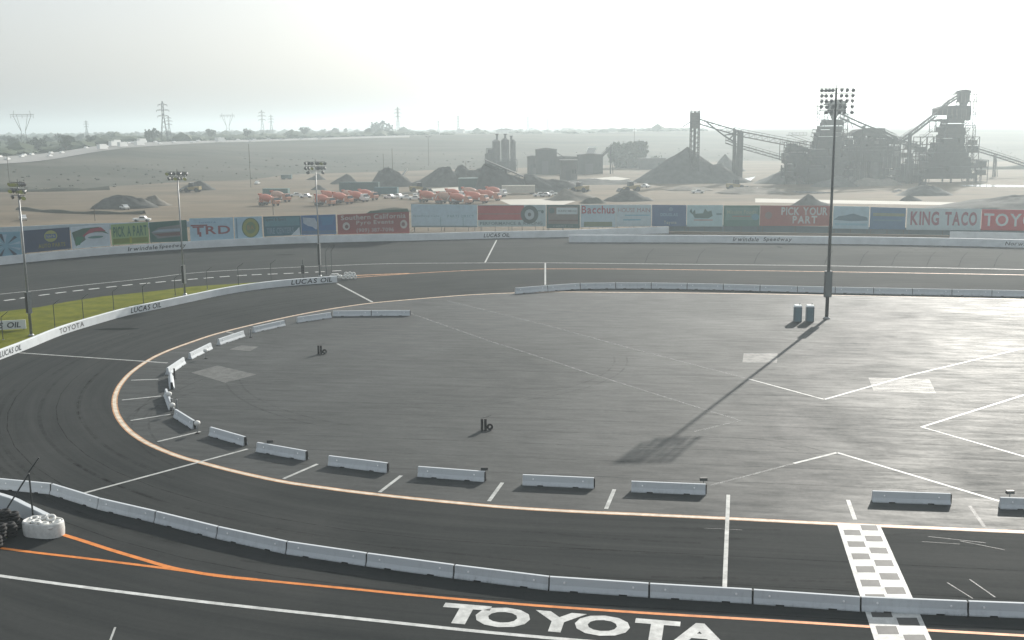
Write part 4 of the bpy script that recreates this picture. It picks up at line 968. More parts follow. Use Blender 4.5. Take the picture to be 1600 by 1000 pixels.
# lattice pylons
def pylon(px, pyt, Y, label, kind, H_=None):
    b_ = on_plain(px, Y); top = D(px, pyt, Y).z; h = top - b_.z
    t = thing('pylon', label, 'pylon', b_, R_(random.uniform(-25,25)), 'power pylons on the horizon')
    w_ = max(.28, Y*.00022); m = M['plant_steel']
    mb = MB()
    if kind == 'lattice':
        hb = h*.085; wt = h*.02
        def cw(z): return hb + (wt-hb)*min(1, z/(h*.62))
        zs = [0,.16,.3,.42,.53,.62,.72,.81,.9,1.0]
        for a_, c_ in zip(zs, zs[1:]):
            za, zc = a_*h, c_*h; wa_, wc_ = cw(za), cw(zc) if c_ < 1 else .2
            for sx, sy in ((1,1),(1,-1),(-1,-1),(-1,1)):
                mb.bar((sx*wa_,sy*wa_,za),(sx*wc_,sy*wc_,zc),w_)
                ex, ey = (-sx, sy) if sx == sy else (sx, -sy)
                mb.bar((sx*wa_,sy*wa_,za),(ex*wc_,ey*wc_,zc),w_*.7)
        mb.build('tower', m, t)
        for k, z in enumerate((.64,.78,.91)):
            a_ = h*(.13,.15,.11)[k]; q = MB()
            q.bar((-a_,0,z*h),(a_,0,z*h),w_*1.3); q.bar((-a_,0,z*h),(0,0,z*h+h*.035),w_); q.bar((a_,0,z*h),(0,0,z*h+h*.035),w_)
            for s in (-1,1): q.bar((s*a_,0,z*h),(s*a_,0,z*h-h*.04),w_)
            q.build('crossarm', m, t)
    else:
        for s in (-1,1):
            mb.bar((s*h*.10,-h*.03,0),(s*h*.05,0,h*.45),w_); mb.bar((s*h*.10,h*.03,0),(s*h*.05,0,h*.45),w_); mb.bar((s*h*.05,0,h*.45),(s*h*.22,0,h*.86),w_*1.3); mb.bar((s*h*.05,0,h*.45),(s*h*.14,0,h*.9),w_)
            mb.bar((s*h*.22,0,h*.86),(s*h*.2,0,h),w_)
            for k in range(4): mb.bar((s*h*(.09-.012*k),0,h*.1*k),(s*h*(.0),0,h*(.1*k+.1)),w_*.6)
        mb.build('tower', m, t)
        q = MB(); q.bar((-h*.30,0,h*.9),(h*.30,0,h*.9),w_*1.4); q.bar((-h*.26,0,h*.86),(h*.26,0,h*.86),w_)
        for s in (-.28,0,.28): q.bar((s*h,0,h*.88),(s*h,0,h*.8),w_)
        q.build('crossarm', m, t)
random.seed(5)
pylon(256,158,950,'tallest lattice pylon with three arms above the freeway','lattice')
pylon(264,181,1250,'fainter lattice pylon just right of the tallest one','lattice')
pylon(36,173,1000,'forked portal pylon at the far left above the trees','fork')
pylon(356,176,1500,'pale forked pylon between the two left lattice pylons','fork')
pylon(410,172,1500,'slim lattice pylon left of centre above the freeway','lattice')
pylon(424,179,2000,'fainter slim pylon right beside another left of centre','lattice')
pylon(622,167,1500,'lattice pylon near the middle of the horizon','lattice')
pylon(135,188,1900,'faint pylon between the left fork and tallest pylon','lattice')
pylon(716,180,2100,'faint pylon above the lamp pole left of silos','lattice')
pylon(685,188,2100,'very faint pylon left of another above the far plain','lattice')
pylon(825,181,2300,'faint pylon above the sheds right of the silos','lattice')
pylon(856,185,2500,'faintest pylon right of the silos on horizon','lattice')

# ---------------------------------------------------------------- drum trucks
def wheel(mb, x, y, r=.5, w_=.3): mb.tube((x,y-w_/2,r),(x,y+w_/2,r), r, r, 14)
tr = thing('mixer_truck', 'x', 'truck', (0,0,0), 0, 'drum trucks parked in rows')
MB().box(-4.3,-.45,.75,4.2,.45,1.05).build('chassis', M['truck_dark'], tr)
cabm = MB(); cabm.prism([(2.2,.8),(4.4,.8),(4.45,1.7),(4.2,1.85),(3.75,2.9),(2.2,2.9)], -1.15, 1.15); cb = cabm.build('cab', M['truck_cab'], tr)
MB().prism([(3.8,2.0),(4.16,1.95),(3.86,2.7)], -1.17, 1.17).build('side_window', M['glass'], cb)
MB().add([(4.215,-1.0,1.9),(4.215,1.0,1.9),(3.82,1.0,2.8),(3.82,-1.0,2.8)],[(0,1,2,3)]).build('windscreen', M['glass'], cb)
dm = Matrix.Translation((-1.0,0,2.45)) @ Matrix.Rotation(R_(90-11),4,'Y')
MB().lathe([(.45,3.05),(.8,2.7),(1.15,1.7),(1.3,.5),(1.28,-.5),(1.0,-1.8),(.62,-2.8),(.55,-3.0)], 20, Matrix.Translation((-1.0,0,2.5)) @ Matrix.Rotation(R_(90+10),4,'Y')).build('drum', M['truck_red'], tr, True)
hp = MB().add([(-4.6,-.6,3.9),(-3.7,-.6,3.9),(-3.7,.6,3.9),(-4.6,.6,3.9),(-4.3,-.3,3.1),(-3.9,-.3,3.1),(-3.9,.3,3.1),(-4.3,.3,3.1)],[(0,1,2,3),(0,4,5,1),(1,5,6,2),(2,6,7,3),(3,7,4,0),(7,6,5,4)]); hp.build('hopper', M['truck_red'], tr)
MB().bar((-4.2,0,3.0),(-5.2,.0,1.5),.4,.15).build('chute', M['truck_white'], tr)
MB().box(-3.9,-.6,1.05,-3.3,.6,2.6).build('drum_support', M['truck_red'], tr)
MB().box(1.3,-.8,1.05,2.0,.8,1.9).build('water_tank', M['truck_white'], tr)
for x in (-3.3,-2.0,3.4):
    for y in (-.95,.95):
        mb = MB(); wheel(mb, x, y); wh = mb.build('wheel', M['rubber'], tr); MB().tube((x,y-.17,.5),(x,y+.17,.5),.22,.22,10).build('rim', M['galv'], wh)
for y in (-.85,.85): MB().lathe([(.16,0),(.16,.05)],10,Matrix.Translation((4.42,y,1.15)) @ Matrix.Rotation(math.pi/2,4,'Y')).build('headlight', M['lampglass'], tr)
freeze(tr); first = True; n_tr = 0
cab_alt = cb.data.copy(); cab_alt.materials[0] = M['truck_white']
drum_o = [c for c in kids(tr) if c.name.startswith('drum') and 'support' not in c.name][0]; drum_alt = drum_o.data.copy(); drum_alt.materials[0] = mat('truck_drum_pale', (.42,.24,.17), .5, .15, .8)
TR = [(420,321,-28,'leftmost red drum truck, front of its pair'),(438,315,-26,'red drum truck behind the leftmost one'),(507,321,-28,'red drum truck at the left end of the middle row'),(517,315,-28,'second red drum truck of the middle row'),(535,318,-30,'third red drum truck of the middle row'),(549,313,-28,'fourth red drum truck of the middle row, near the trailer'),(560,315,-28,'fifth red drum truck of the middle row'),(575,312,-28,'truck with bright shining front at the right end of middle row'),
      (672,316,-24,'leftmost red drum truck of the right group'),(700,318,-24,'front left red drum truck of the right group'),(719,319,-22,'front middle red drum truck of the right group'),(744,317,-22,'front right red drum truck of the right group'),(712,311,-22,'rear red drum truck in the middle of right group'),(738,309,-22,'rear red drum truck with sunlit drum in right group'),(765,313,-20,'red drum truck second from right in right group'),(775,307,-20,'rearmost red drum truck at the right end')]
for x, y, rz, lb in TR:
    p_ = G(x, y); p_.z = -.06
    if first: tr.location = p_; tr.rotation_euler = (0,0,R_(rz-8)); tr.scale = (1.12,)*3; tr['label'] = lb; first = False
    else:
        n_tr += 1; o = dup(tr, p_, R_(rz-8), (random.uniform(1.05,1.15),)*3, lb)
        for c in kids(o):
            if n_tr % 3 == 0 and c.data is cb.data: c.data = cab_alt
            if n_tr % 4 == 1 and c.data is drum_o.data: c.data = drum_alt
# pickups / cars in the yard
ck = thing('pickup_truck', 'x', 'pickup', (0,0,0), 0, 'small vehicles parked in the yard')
MB().prism([(-2.6,.45),(2.6,.45),(2.65,.95),(1.5,1.1),(.95,1.75),(-.5,1.75),(-.7,1.1),(-2.6,1.1)], -.9, .9).build('body', M['truck_white'], ck)
MB().prism([(.95,1.15),(1.35,1.15),(.88,1.65),(-.4,1.65),(-.55,1.15)], -.92, .92).build('side_window', M['glass'], ck)
for x in (-1.7,1.7):
    for y in (-.8,.8): mb = MB(); wheel(mb, x, y, .38, .22); mb.build('wheel', M['rubber'], ck)
for y in (-.65,.65): MB().box(2.64,y-.18,.7,2.68,y+.18,.88).build('headlight', M['lampglass'], ck)
freeze(ck); first = True
for x, y, rz, lb in [(462,307,20,'white pickup behind the leftmost drum trucks'),(478,309,-10,'white pickup between two truck groups'),(609,310,-30,'shiny dark fronted pickup right of the middle row'),(622,309,-30,'second pickup right of the middle truck row'),(634,311,10,'pale pickup at the end of the middle row'),(648,312,0,'pickup parked left of the right truck group'),(655,306,0,'pickup behind the left end of the right group'),(36,344,-60,'small bright car by the left mast behind perimeter wall'),(195,327,-50,'small white vehicle right of the flat topped heap'),(222,346,0,'car behind the yellow green board'),(1180,300,0,'dim vehicle on the spoil left of the tall mast'),(402,288,90,'white vehicle at the foot of the tall left pole'),(843,307,10,'left one of three pale machines below the sheds'),(852,307,-10,'middle one of three pale machines below the sheds'),(861,305,0,'right one of three pale machines below the sheds'),(1007,293,-40,'small loader shaped vehicle left of the cone foot'),(1090,302,0,'dim vehicle below the tallest cone')]:
    p_ = G(x, y); p_.z = -.06
    if first: ck.location = p_; ck.rotation_euler = (0,0,R_(rz)); ck['label'] = lb; first = False
    else: dup(ck, p_, R_(rz), None, lb)
ld = thing('wheel_loader', 'x', 'loader', (0,0,0), 0, 'wheel loaders in the yard')
MB().prism([(-3.2,.9),(1.2,.9),(1.2,1.7),(-.4,2.0),(-3.2,2.1)], -1.1, 1.1).build('body', P(.20,.16,.08), ld)
MB().prism([(-.9,2.0),(.9,1.7),(.7,3.3),(-.8,3.3)], -.8, .8).build('cab', M['glass'], ld)
q = MB(); q.bar((.8,-.6,1.5),(3.4,-.6,.8),.3); q.bar((.8,.6,1.5),(3.4,.6,.8),.3); q.build('lift_arm', P(.20,.16,.08), ld)
MB().prism([(3.3,.2),(4.5,.1),(4.6,.25),(3.7,1.2),(3.3,1.1)], -1.4, 1.4).build('bucket', M['dark_steel'], ld)
for x in (-2.2,1.6):
    for y in (-1.0,1.0): mb = MB(); wheel(mb, x, y, .8, .55); mb.build('wheel', M['rubber'], ld)
freeze(ld); first = True
for x, y, rz, lb in [(985,299,200,'loader at the left foot of the tallest cone'),(655,300,20,'loader behind the pickups left of the right truck group'),(905,300,150,'loader on the spoil above the board with script word'),(300,300,170,'loader beside the dark heap near thin left pole'),(1150,296,10,'hazy loader on the spoil right of the cone'),(1440,300,190,'hazy loader before the right screening tower')]:
    p_ = G(x, y); p_.z = -.06
    if first: ld.location = p_; ld.rotation_euler = (0,0,R_(rz)); ld.scale = (1.3,)*3; ld['label'] = lb; first = False
    else: dup(ld, p_, R_(rz), (1.3,)*3, lb)
# trailers and containers
def container(px, pyb, L_, h, m, label, rz=-9, w_=2.5, name='container'):
    t = thing(name, label, name, G(px, pyb), R_(rz), 'long boxes parked in the yard')
    MB().box(-L_/2,-w_/2,.5,L_/2,w_/2,h).build('box_body', m, t); MB().box(-L_/2+.3,-w_/2+.3,0,-L_/2+2.3,w_/2-.3,.5).build('skid', M['truck_dark'], t); MB().box(L_/2-2.3,-w_/2+.3,0,L_/2-.3,w_/2-.3,.5).build('skid', M['truck_dark'], t)
    q = MB()
    for k in range(int(L_/.8)): q.box(-L_/2+.3+k*.8,-w_/2-.05,.6,-L_/2+.5+k*.8,-w_/2,h-.1)
    q.build('rib', m, t)
container(562,300,18,4.4,P(.05,.08,.08),'long dark trailer behind the middle truck row')
container(432,308,11,3.6,P(.10,.15,.14),'grey green box body behind the leftmost trucks')
container(604,305,10,3.4,P(.05,.1,.11),'short dark container right of the middle trucks')
container(448,280,6,2.5,M['green_container'],'tiny container on the slope foot above the mast',0)
container(762,297,26,5.5,M['green_container'],'long teal shed just above the right truck group',0,7,'shed')
container(810,303,14,3.6,P(.45,.43,.38),'cream coloured flat container right of the truck group',0)

# small white conveyor
def conveyor(pts, Y, w_, label, legs=(), th=1.0, m='plant_steel', group='inclined belt conveyors of the gravel plant', rail=True):
    """pts: pixel points of the belt line at depth Y"""
    W_ = [D(x, y, Y) for x, y in pts]; base = Vector((W_[0].x, Y, 0)); off = -base
    t = thing('belt_conveyor', label, 'conveyor', base, 0, group)
    fr = MB(); bl = MB(); rl = MB()
    for a_, b_ in zip(W_, W_[1:]):
        a2, b2 = a_+off, b_+off; n_ = max(2, int((b2-a2).length/3.2))
        for s in (-w_/2, w_/2):
            o_ = Vector((0,s,0)); dn = Vector((0,0,-th))
            fr.bar(a2+o_, b2+o_, .42); fr.bar(a2+o_+dn, b2+o_+dn, .42)
            for k in range(n_):
                p0 = a2.lerp(b2, k/n_); p1 = a2.lerp(b2, (k+1)/n_)
                fr.bar(p0+o_+dn, p1+o_, .13); fr.bar(p0+o_, p0+o_+dn, .13)
                if rail: rl.bar(p0+o_, p0+o_+Vector((0,0,1.2)), .09)
            if rail: rl.bar(a2+o_+Vector((0,0,1.2)), b2+o_+Vector((0,0,1.2)), .1)
        q = MB(); bl.bar(a2+Vector((0,0,.15)), b2+Vector((0,0,.15)), w_*.8, .18)
    fr.build('truss', M[m], t); bl.build('belt', M['belt'], t)
    if rail: rl.build('handrail', M[m], t)
    for x, yt, th_ in legs:
        p_ = D(x, yt, Y) + off; q = MB()
        for s in (-w_/2, w_/2):
            q.bar((p_.x, s, 0), (p_.x, s, p_.z), th_)
            if th_ < 1.2: q.bar((p_.x+1.5, s, 0), (p_.x, s, p_.z), th_*.5)
        for k in range(1, 5): q.bar((p_.x,-w_/2,p_.z*k/5),(p_.x,w_/2,p_.z*(k+.7)/5), th_*.4)
        q.build('support_leg', M[m], t)
    return t
conveyor([(604,290),(624,279),(636,263)], 540, 1.2, 'small white conveyor rising behind the middle truck row', [(620,281,.3)], .6, 'plant_bright', rail=False)
conveyor([(1092,186),(1125,196),(1160,206),(1262,226)], 535, 3.0, 'long truss conveyor descending from the elevator tower to the left tower', [(1157,206,2.0),(1148,202,.8)], 2.3)
conveyor([(1134,219),(1160,228),(1224,246)], 560, 2.0, 'lower conveyor with spout behind the thick support column', [(1148,224,.6)], 1.5)
conveyor([(1312,177),(1345,192),(1400,214)], 500, 2.2, 'conveyor descending right from the top of the left tower', [(1350,196,.6)], 1.9)
conveyor([(1404,220),(1432,200),(1463,176)], 505, 2.0, 'conveyor climbing from the middle bins up to the right tower', [(1422,208,.8)], 1.6)
conveyor([(1380,204),(1404,218),(1432,226)], 515, 2.0, 'short conveyor linking the middle bins to the right tower base', [], 1.6)
conveyor([(1468,170),(1482,158),(1496,149)], 506, 1.6, 'short steep conveyor just under the right tower head', [], 1.3)
conveyor([(1524,231),(1560,242),(1600,255),(1660,274)], 560, 2.0, 'thin conveyor falling away at the right picture edge', [(1555,240,.5)], 1.4)
conveyor([(869,238),(888,250)], 640, 4, 'short covered conveyor sloping from the big shed', [], 2.6, rail=False)
conveyor([(938,245),(956,227)], 640, 1.6, 'short conveyor climbing right to the little hopper', [(954,230,.5)], 1.2)
conveyor([(758,250),(800,268),(846,289)], 480, 5, 'wide dark conveyor sloping down right of the silos', [(790,263,.8),(820,276,.8)], 2.2, rail=False)
# elevator tower over tallest pile
Yt = 532; p0, p1 = D(1080,174,Yt), D(1092.5,174,Yt); w_ = p1.x-p0.x; h = p0.z
t = thing('elevator_tower', 'tall lattice tower with solid head rising from the tallest cone', 'tower', (p0.x+w_/2, Yt, 0), 0)
q = MB()
for sx in (-1,1):
    for sy in (-1,1): q.bar((sx*w_/2,sy*w_/2,0),(sx*w_/2,sy*w_/2,h),.42)
nl = 14
for k in range(nl):
    z0_, z1_ = h*k/nl, h*(k+1)/nl
    for s in (-1,1):
        q.bar((-w_/2,s*w_/2,z0_),(w_/2,s*w_/2,z1_),.2); q.bar((-w_/2,s*w_/2,z1_),(w_/2,s*w_/2,z1_),.2); q.bar((s*w_/2,-w_/2,z0_),(s*w_/2,w_/2,z1_),.2)
q.build('lattice_frame', M['plant_steel'], t)
MB().box(-.55,-.5,0,.5,.5,h).build('chute', M['plant_steel'], t)
zb = D(1086,201,Yt).z
MB().box(-w_/2+.1,-w_/2+.1,zb,w_/2-.1,w_/2-.1,h-.6).build('cladding', M['plant_pale'], t)
for s in (-1,1): MB().bar((s*w_/2,-w_/2,h-.2),(s*w_/2,-w_/2,h+1.0),.3).build('finial', M['plant_steel'], t)
e_ = D(1067,198,Yt); MB().bar((-w_/2,0,D(1080,190,Yt).z),(e_.x-t.location.x,0,e_.z),.35).build('boom', M['plant_steel'], t)
# struts under long conveyor
t = thing('support_truss', 'triangular strut frame hanging under the long plant conveyor', 'truss', (D(1130,250,538).x, 538, 0))
q = MB(); ox = t.location.x
def pb_(x, y): p_ = D(x, y, 535); return Vector((p_.x-ox, 0, p_.z))
for a_, b_, th_ in (((1106,191),(1133,212),.4),((1133,212),(1149,222),.5),((1133,212),(1160,204),.4),((1133,211),(1155,210),.35),((1149,200),(1149,232),.4),((1140,219),(1156,203),.35)):
    for yy in (-1.1,1.1): A_ = pb_(*a_); B_ = pb_(*b_); A_.y = B_.y = yy; q.bar(A_, B_, th_)
q.build('strut', M['plant_steel'], t)

# screening towers ---------------------------------------------------------
def tower(label, Y, items, seed, name='screening_tower', group='towers of the gravel plant'):
    random.seed(seed)
    x0 = min(i[1] for i in items); x1 = max(i[3] for i in items); bc = D((x0+x1)/2, 290, Y); ox = bc.x
    t = thing(name, label, 'tower', (ox, Y, 0), 0, group)
    for it in items:
        k, a_, b_, c_, d_, y0_, y1_ = it[:7]            # kind, px0, pytop, px1, pybottom, depth range
        A_ = D(a_, b_, Y); B_ = D(c_, d_, Y); X0, X1, Z1, Z0 = A_.x-ox, B_.x-ox, A_.z, max(0, B_.z)
        if k == 'bin':
            o = MB().box(X0,y0_,Z0,X1,y1_,Z1).build('bin', M['plant_steel'], t)
            q = MB(); n_ = max(2, int((X1-X0)/2))
            for i in range(n_+1): xx = X0+(X1-X0)*i/n_; q.box(xx-.12,y0_-.2,Z0,xx+.12,y0_,Z1)
            q.build('stiffener', M['plant_pale'], o)
        elif k == 'mass':               # b_ unused; it[7] = outline [(py, pxl, pxr)...]
            ol = it[7]; yy = ol[0][0]; q = MB(); rl = MB()
            L_ = [(p[0], p[1]) for p in ol]; Rr = [(p[0], p[2]) for p in ol]
            while yy < ol[-1][0]:
                hpx = random.uniform(4.5, 8); xl = interp(L_, yy)+random.uniform(-3,2.5); xr = interp(Rr, yy)+random.uniform(-2.5,3)
                P0 = D(xl, yy, Y); P1 = D(xr, yy+hpx, Y); z1_ = P0.z; z0_ = P1.z-.3
                if z0_ < 0: break
                if random.random() < .78: q.box(P0.x-ox, y0_+random.uniform(-1,1), z0_+.3, P1.x-ox, y1_+random.uniform(-1,1), z1_-random.choice((0,0,.35)))
                else:
                    m_ = P0.x + (P1.x-P0.x)*random.uniform(.3,.7); q.box(P0.x-ox+.5, y0_+.5, z0_, m_-ox, y1_, z1_-.4); q.box(m_-ox+.8, y0_, z0_+.2, P1.x-ox-.4, y1_-.6, z1_-.1)
                for sgn, xx in ((-1, P0.x-ox), (1, P1.x-ox)):
                    if random.random() < .95:
                        e = random.uniform(1.2,3.4); rl.box(xx if sgn > 0 else xx-e, y0_+.2, z1_-.25, xx+e if sgn > 0 else xx, y0_+2.4, z1_-.05)
                        for g_ in (0,.5,1): rl.bar((xx+sgn*e*g_,y0_+.2,z1_-.1),(xx+sgn*e*g_,y0_+.2,z1_+1.1),.12)
                        rl.bar((xx,y0_+.2,z1_+1.1),(xx+sgn*e,y0_+.2,z1_+1.1),.13)
                        if random.random() < .5: rl.bar((xx+sgn*e,y0_+.3,z1_-.1),(xx,y0_+.3,z1_-3),.18)
                yy += hpx
            for xx in (interp(L_, 999)+2, (interp(L_, 999)+interp(Rr, 999))/2, interp(Rr, 999)-2):
                A2 = D(xx, ol[-1][0], Y); q.bar((A2.x-ox,y0_,0),(A2.x-ox,y0_,A2.z+4),.6); q.bar((A2.x-ox,y1_,0),(A2.x-ox,y1_,A2.z+4),.6)
            q.build('storey', M['plant_steel'], t); rl.build('walkway', M['plant_steel'], t)
        elif k == 'hopper':
            f_ = it[7]; cx_ = (X0+X1)/2; hw_ = (X1-X0)/2
            MB().add([(X0,y0_,Z1),(X1,y0_,Z1),(X1,y1_,Z1),(X0,y1_,Z1),(cx_-hw_*f_,y0_*f_,Z0),(cx_+hw_*f_,y0_*f_,Z0),(cx_+hw_*f_,y1_*f_,Z0),(cx_-hw_*f_,y1_*f_,Z0)],[(0,1,2,3),(0,4,5,1),(1,5,6,2),(2,6,7,3),(3,7,4,0),(7,6,5,4)]).build('hopper', M['plant_steel'], t)
        elif k == 'roof':
            f_ = it[7]; MB().prism([(X0,Z0),(X1,Z0),(X1,Z0+(Z1-Z0)*f_),(X0+(X1-X0)*.6,Z1),(X0+(X1-X0)*.25,Z0+(Z1-Z0)*.75)], y0_, y1_).build('roof', M['plant_steel'], t)
        elif k == 'frame':
            q = MB(); nx = max(1, round((X1-X0)/3.2)); nz = max(1, round((Z1-Z0)/3.4))
            for yy in (y0_, y1_):
                for i in range(nx+1): xx = X0+(X1-X0)*i/nx; q.bar((xx,yy,Z0),(xx,yy,Z1),.28)
                for j in range(nz+1): zz = Z0+(Z1-Z0)*j/nz; q.bar((X0,yy,zz),(X1,yy,zz),.24)
                for i in range(nx):
                    for j in range(nz):
                        if random.random() < .55: q.bar((X0+(X1-X0)*i/nx,yy,Z0+(Z1-Z0)*j/nz),(X0+(X1-X0)*(i+1)/nx,yy,Z0+(Z1-Z0)*(j+1)/nz),.16)
            for j in range(nz+1):
                zz = Z0+(Z1-Z0)*j/nz
                for i in range(nx+1): xx = X0+(X1-X0)*i/nx; q.bar((xx,y0_,zz),(xx,y1_,zz),.2)
            q.build('steel_frame', M['plant_steel'], t)
            # machinery boxes inside frame
            for j in range(nz):
                for i in range(nx):
                    if random.random() < it[7]:
                        xx = X0+(X1-X0)*i/nx; zz = Z0+(Z1-Z0)*j/nz; ww = (X1-X0)/nx; hh = (Z1-Z0)/nz
                        MB().box(xx+ww*random.uniform(.05,.25),y0_+.3,zz+.1,xx+ww*random.uniform(.7,.95),y1_-.3,zz+hh*random.uniform(.55,.95)).build('machine_housing', M['plant_steel' if random.random() < .7 else 'plant_pale'], t)
        elif k == 'deck':
            o = MB().box(X0,y0_,Z1-.2,X1,y1_,Z1).build('platform', M['plant_steel'], t); q = MB(); n_ = max(2, int((X1-X0)/1.6))
            for i in range(n_+1): xx = X0+(X1-X0)*i/n_; q.bar((xx,y0_,Z1),(xx,y0_,Z1+1.15),.09)
            q.bar((X0,y0_,Z1+1.15),(X1,y0_,Z1+1.15),.1); q.bar((X0,y0_,Z1+.6),(X1,y0_,Z1+.6),.07); q.build('handrail', M['plant_steel'], o)
        elif k == 'mast':
            q = MB()
            for s in (-.6,.6): q.bar((X0+s,y0_,Z0),(X0+s,y0_,Z1),.2); 
            n_ = int((Z1-Z0)/1.8)
            for i in range(n_): q.bar((X0-.6,y0_,Z0+i*1.8),(X0+.6,y0_,Z0+(i+1)*1.8),.12); q.bar((X0-.6,y0_,Z0+i*1.8),(X0+.6,y0_,Z0+i*1.8),.12)
            q.build('ladder_mast', M['plant_steel'], t)
        elif k == 'stair':
            q = MB(); q.bar((X0,y0_,Z1),(X1,y0_,Z0),.5,.2); q.bar((X0,y0_,Z1+1.1),(X1,y0_,Z0+1.1),.1); q.build('stair', M['plant_steel'], t)
        elif k == 'silo':
            r_ = (X1-X0)/2; MB().lathe([(r_,Z0),(r_,Z1-(Z1-Z0)*.08),(r_*.4,Z1)], 20, Matrix.Translation(((X0+X1)/2,0,0))).build('silo', M['plant_pale'], t, False)
        elif k == 'stack':
            r_ = (X1-X0)/2; MB().lathe([(r_*.7,Z0),(r_*.7,Z1-.6),(r_*1.2,Z1-.5),(r_*1.2,Z1)], 12, Matrix.Translation(((X0+X1)/2,0,0))).build('stack', M['dark_steel'], t)
    return t
tower('left screening tower of the gravel plant, standing behind the tall light mast', 512, [
 ('mass',1268,160,1312,290,-4.5,4.5,[(186,1287,1311),(196,1283,1311),(210,1276,1311),(232,1267,1311),(262,1259,1313),(282,1254,1316)]),
 ('bin',1296,163,1318,176,-3,3),('roof',1290,156,1319,163,-3.5,3.5,.6),('hopper',1297,176,1309,188,-2,2,.35),('frame',1291,174,1316,188,-3,3,.0),('deck',1274,166,1292,168,-3,2),('deck',1270,178,1292,180,-3,2),
 ('frame',1308,178,1320,226,-3,3,.1),('frame',1222,222,1262,250,-4,4,.55),('mass',1226,232,1258,288,-4,4,[(230,1232,1256),(250,1226,1258),(272,1222,1262)]),('deck',1230,211,1258,213,-3,2),('stair',1232,212,1262,222,-4,0),('mast',1277,164,1278,190,-3,0),
 ('stair',1318,178,1330,200,-3,0),('frame',1312,226,1330,290,-5,5,.5)], 21)
tower('middle block of bins and frames between the two screening towers', 520, [
 ('bin',1372,202,1379,216,-3,3),('roof',1322,200,1378,212,-4,4,.9),('frame',1312,208,1378,228,-4,4,.45),('mass',1314,218,1392,250,-4,4,[(216,1340,1380),(226,1318,1390),(250,1316,1394)]),('frame',1310,216,1400,244,-5,5,.5),('silo',1318,240,1335,290,-4,4),('silo',1337,242,1354,290,-4,4),('silo',1356,241,1374,290,-4,4),
 ('frame',1374,214,1402,246,-4,4,.35),('bin',1376,238,1402,262,-4,4),('frame',1376,262,1432,290,-5,5,.5),('deck',1392,246,1426,248,-3,3),('frame',1398,222,1436,256,-3,4,.45),('bin',1402,256,1436,284,-4,4),('mast',1335,244,1336,290,-6,0)], 22)
tower('right screening tower, tallest of the gravel plant with stepped head', 514, [
 ('roof',1494,140,1514,146,-2.5,2.5,.7),('bin',1499,146,1511,160,-2.5,2.5),('deck',1482,147,1499,149,-2,2),('deck',1511,147,1529,149,-2,2),('hopper',1501,160,1510,167,-2,2,.6),('frame',1497,158,1513,167,-2,2,0),
 ('roof',1458,165,1512,170,-4,4,.8),('bin',1461,170,1512,180,-3.5,3.5),('bin',1484,178,1511,188,-3.5,3.5),('deck',1512,159,1524,160,-3,2),('deck',1512,179,1524,180,-3,2),('deck',1500,196,1522,197,-3,2),
 ('mass',1444,186,1510,290,-5,5,[(186,1478,1501),(200,1473,1500),(214,1467,1499),(228,1461,1502),(246,1450,1508),(266,1442,1514),(283,1438,1520)]),
 ('frame',1458,188,1474,206,-4,4,.3),('roof',1457,186,1474,190,-3,3,.6),('frame',1434,214,1462,262,-4,5,.4),('deck',1432,214,1452,216,-4,3),('frame',1498,214,1522,262,-4,4,.35),('mast',1521.5,148,1522,200,-2,0),('mast',1520,196,1521,258,-2,0),
 ('frame',1430,240,1446,288,-4,4,.6),('stair',1452,204,1436,216,-4,0),('frame',1510,250,1536,290,-4,4,.5)], 23)
tower('three pale silos with tall dark stacks, left part of the plant', 690, [
 ('silo',769,218,782,254,-4,4),('silo',783,216,796,254,-4,4),('silo',797,218,806,254,-3,3),('stack',774,209,779,222,0,0),('stack',787,209,792,222,0,0),('stack',796.5,212,801,222,0,0),('frame',760,232,772,262,-4,4,.8),('frame',764,250,808,268,-5,5,.9),('bin',758,240,770,266,-3,3),('bin',766,252,806,266,-4,4)], 24, 'silo_plant')
def shed(px0, px1, pyt, pyb, Y, label, m, slope=.25, depth=10):
    a_, b_ = D(px0, pyt, Y), D(px1, pyb, Y); W_ = b_.x-a_.x; z0_ = max(0, b_.z); z1_ = a_.z
    t = thing('shed', label, 'shed', ((a_.x+b_.x)/2, Y, 0), 0, 'sheds of the gravel plant')
    MB().box(-W_/2,0,0,W_/2,depth,z1_-(z1_)*slope*.3).build('wall', m, t)
    hh = z1_*slope*.3; MB().prism([(-W_/2-.4,z1_-hh),(W_/2+.4,z1_-hh),(W_/2+.4,z1_-hh+.25),(0,z1_),(-W_/2-.4,z1_-hh+.25)], -.4, depth+.4).build('roof', M['plant_pale'], t)
    MB().box(-W_*.2,-.06,.1,W_*.1,0,z1_*.5).build('door', M['truck_dark'], t)
    for k in (.2,.34): MB().box(W_*k,-.06,z1_*.35,W_*(k+.08),0,z1_*.55).build('window', M['glass'], t)
shed(837,870,231,256,640,'tallest grey shed right of the silos with sloped side','a' and M['plant_steel'])
shed(824,838,243,256,645,'small low shed touching the left of the tall grey shed',M['plant_pale'])
shed(868,902,244,256,642,'long low shed right of the tall grey shed',M['plant_steel'])
shed(903,942,240,262,640,'wide shed with shiny roof box in the plant middle',M['plant_steel'])
shed(876,902,250,290,560,'square hazy bin house before the long low shed',M['plant_pale'],.1)
shed(1000,1040,247,262,700,'distant pale shed left of the tallest cone',M['plant_pale'])
shed(700,760,268,285,560,'low wide shed behind the right truck group',M['plant_steel'])
o = MB().prism([(-2.5,0),(2.2,0),(4,3.5),(-1,3.5)],0,3).build('roof_hopper', M['plant_bright']); o.location = D(922,240,638) ; tag(o,'shining slanted hopper on top of the wide shed','hopper')
o = MB().box(-1,0,0,1,.6,5).build('standing_panel', M['plant_bright']); o.location = G(764,273); tag(o,'small upright bright white panel standing below the silos','panel')

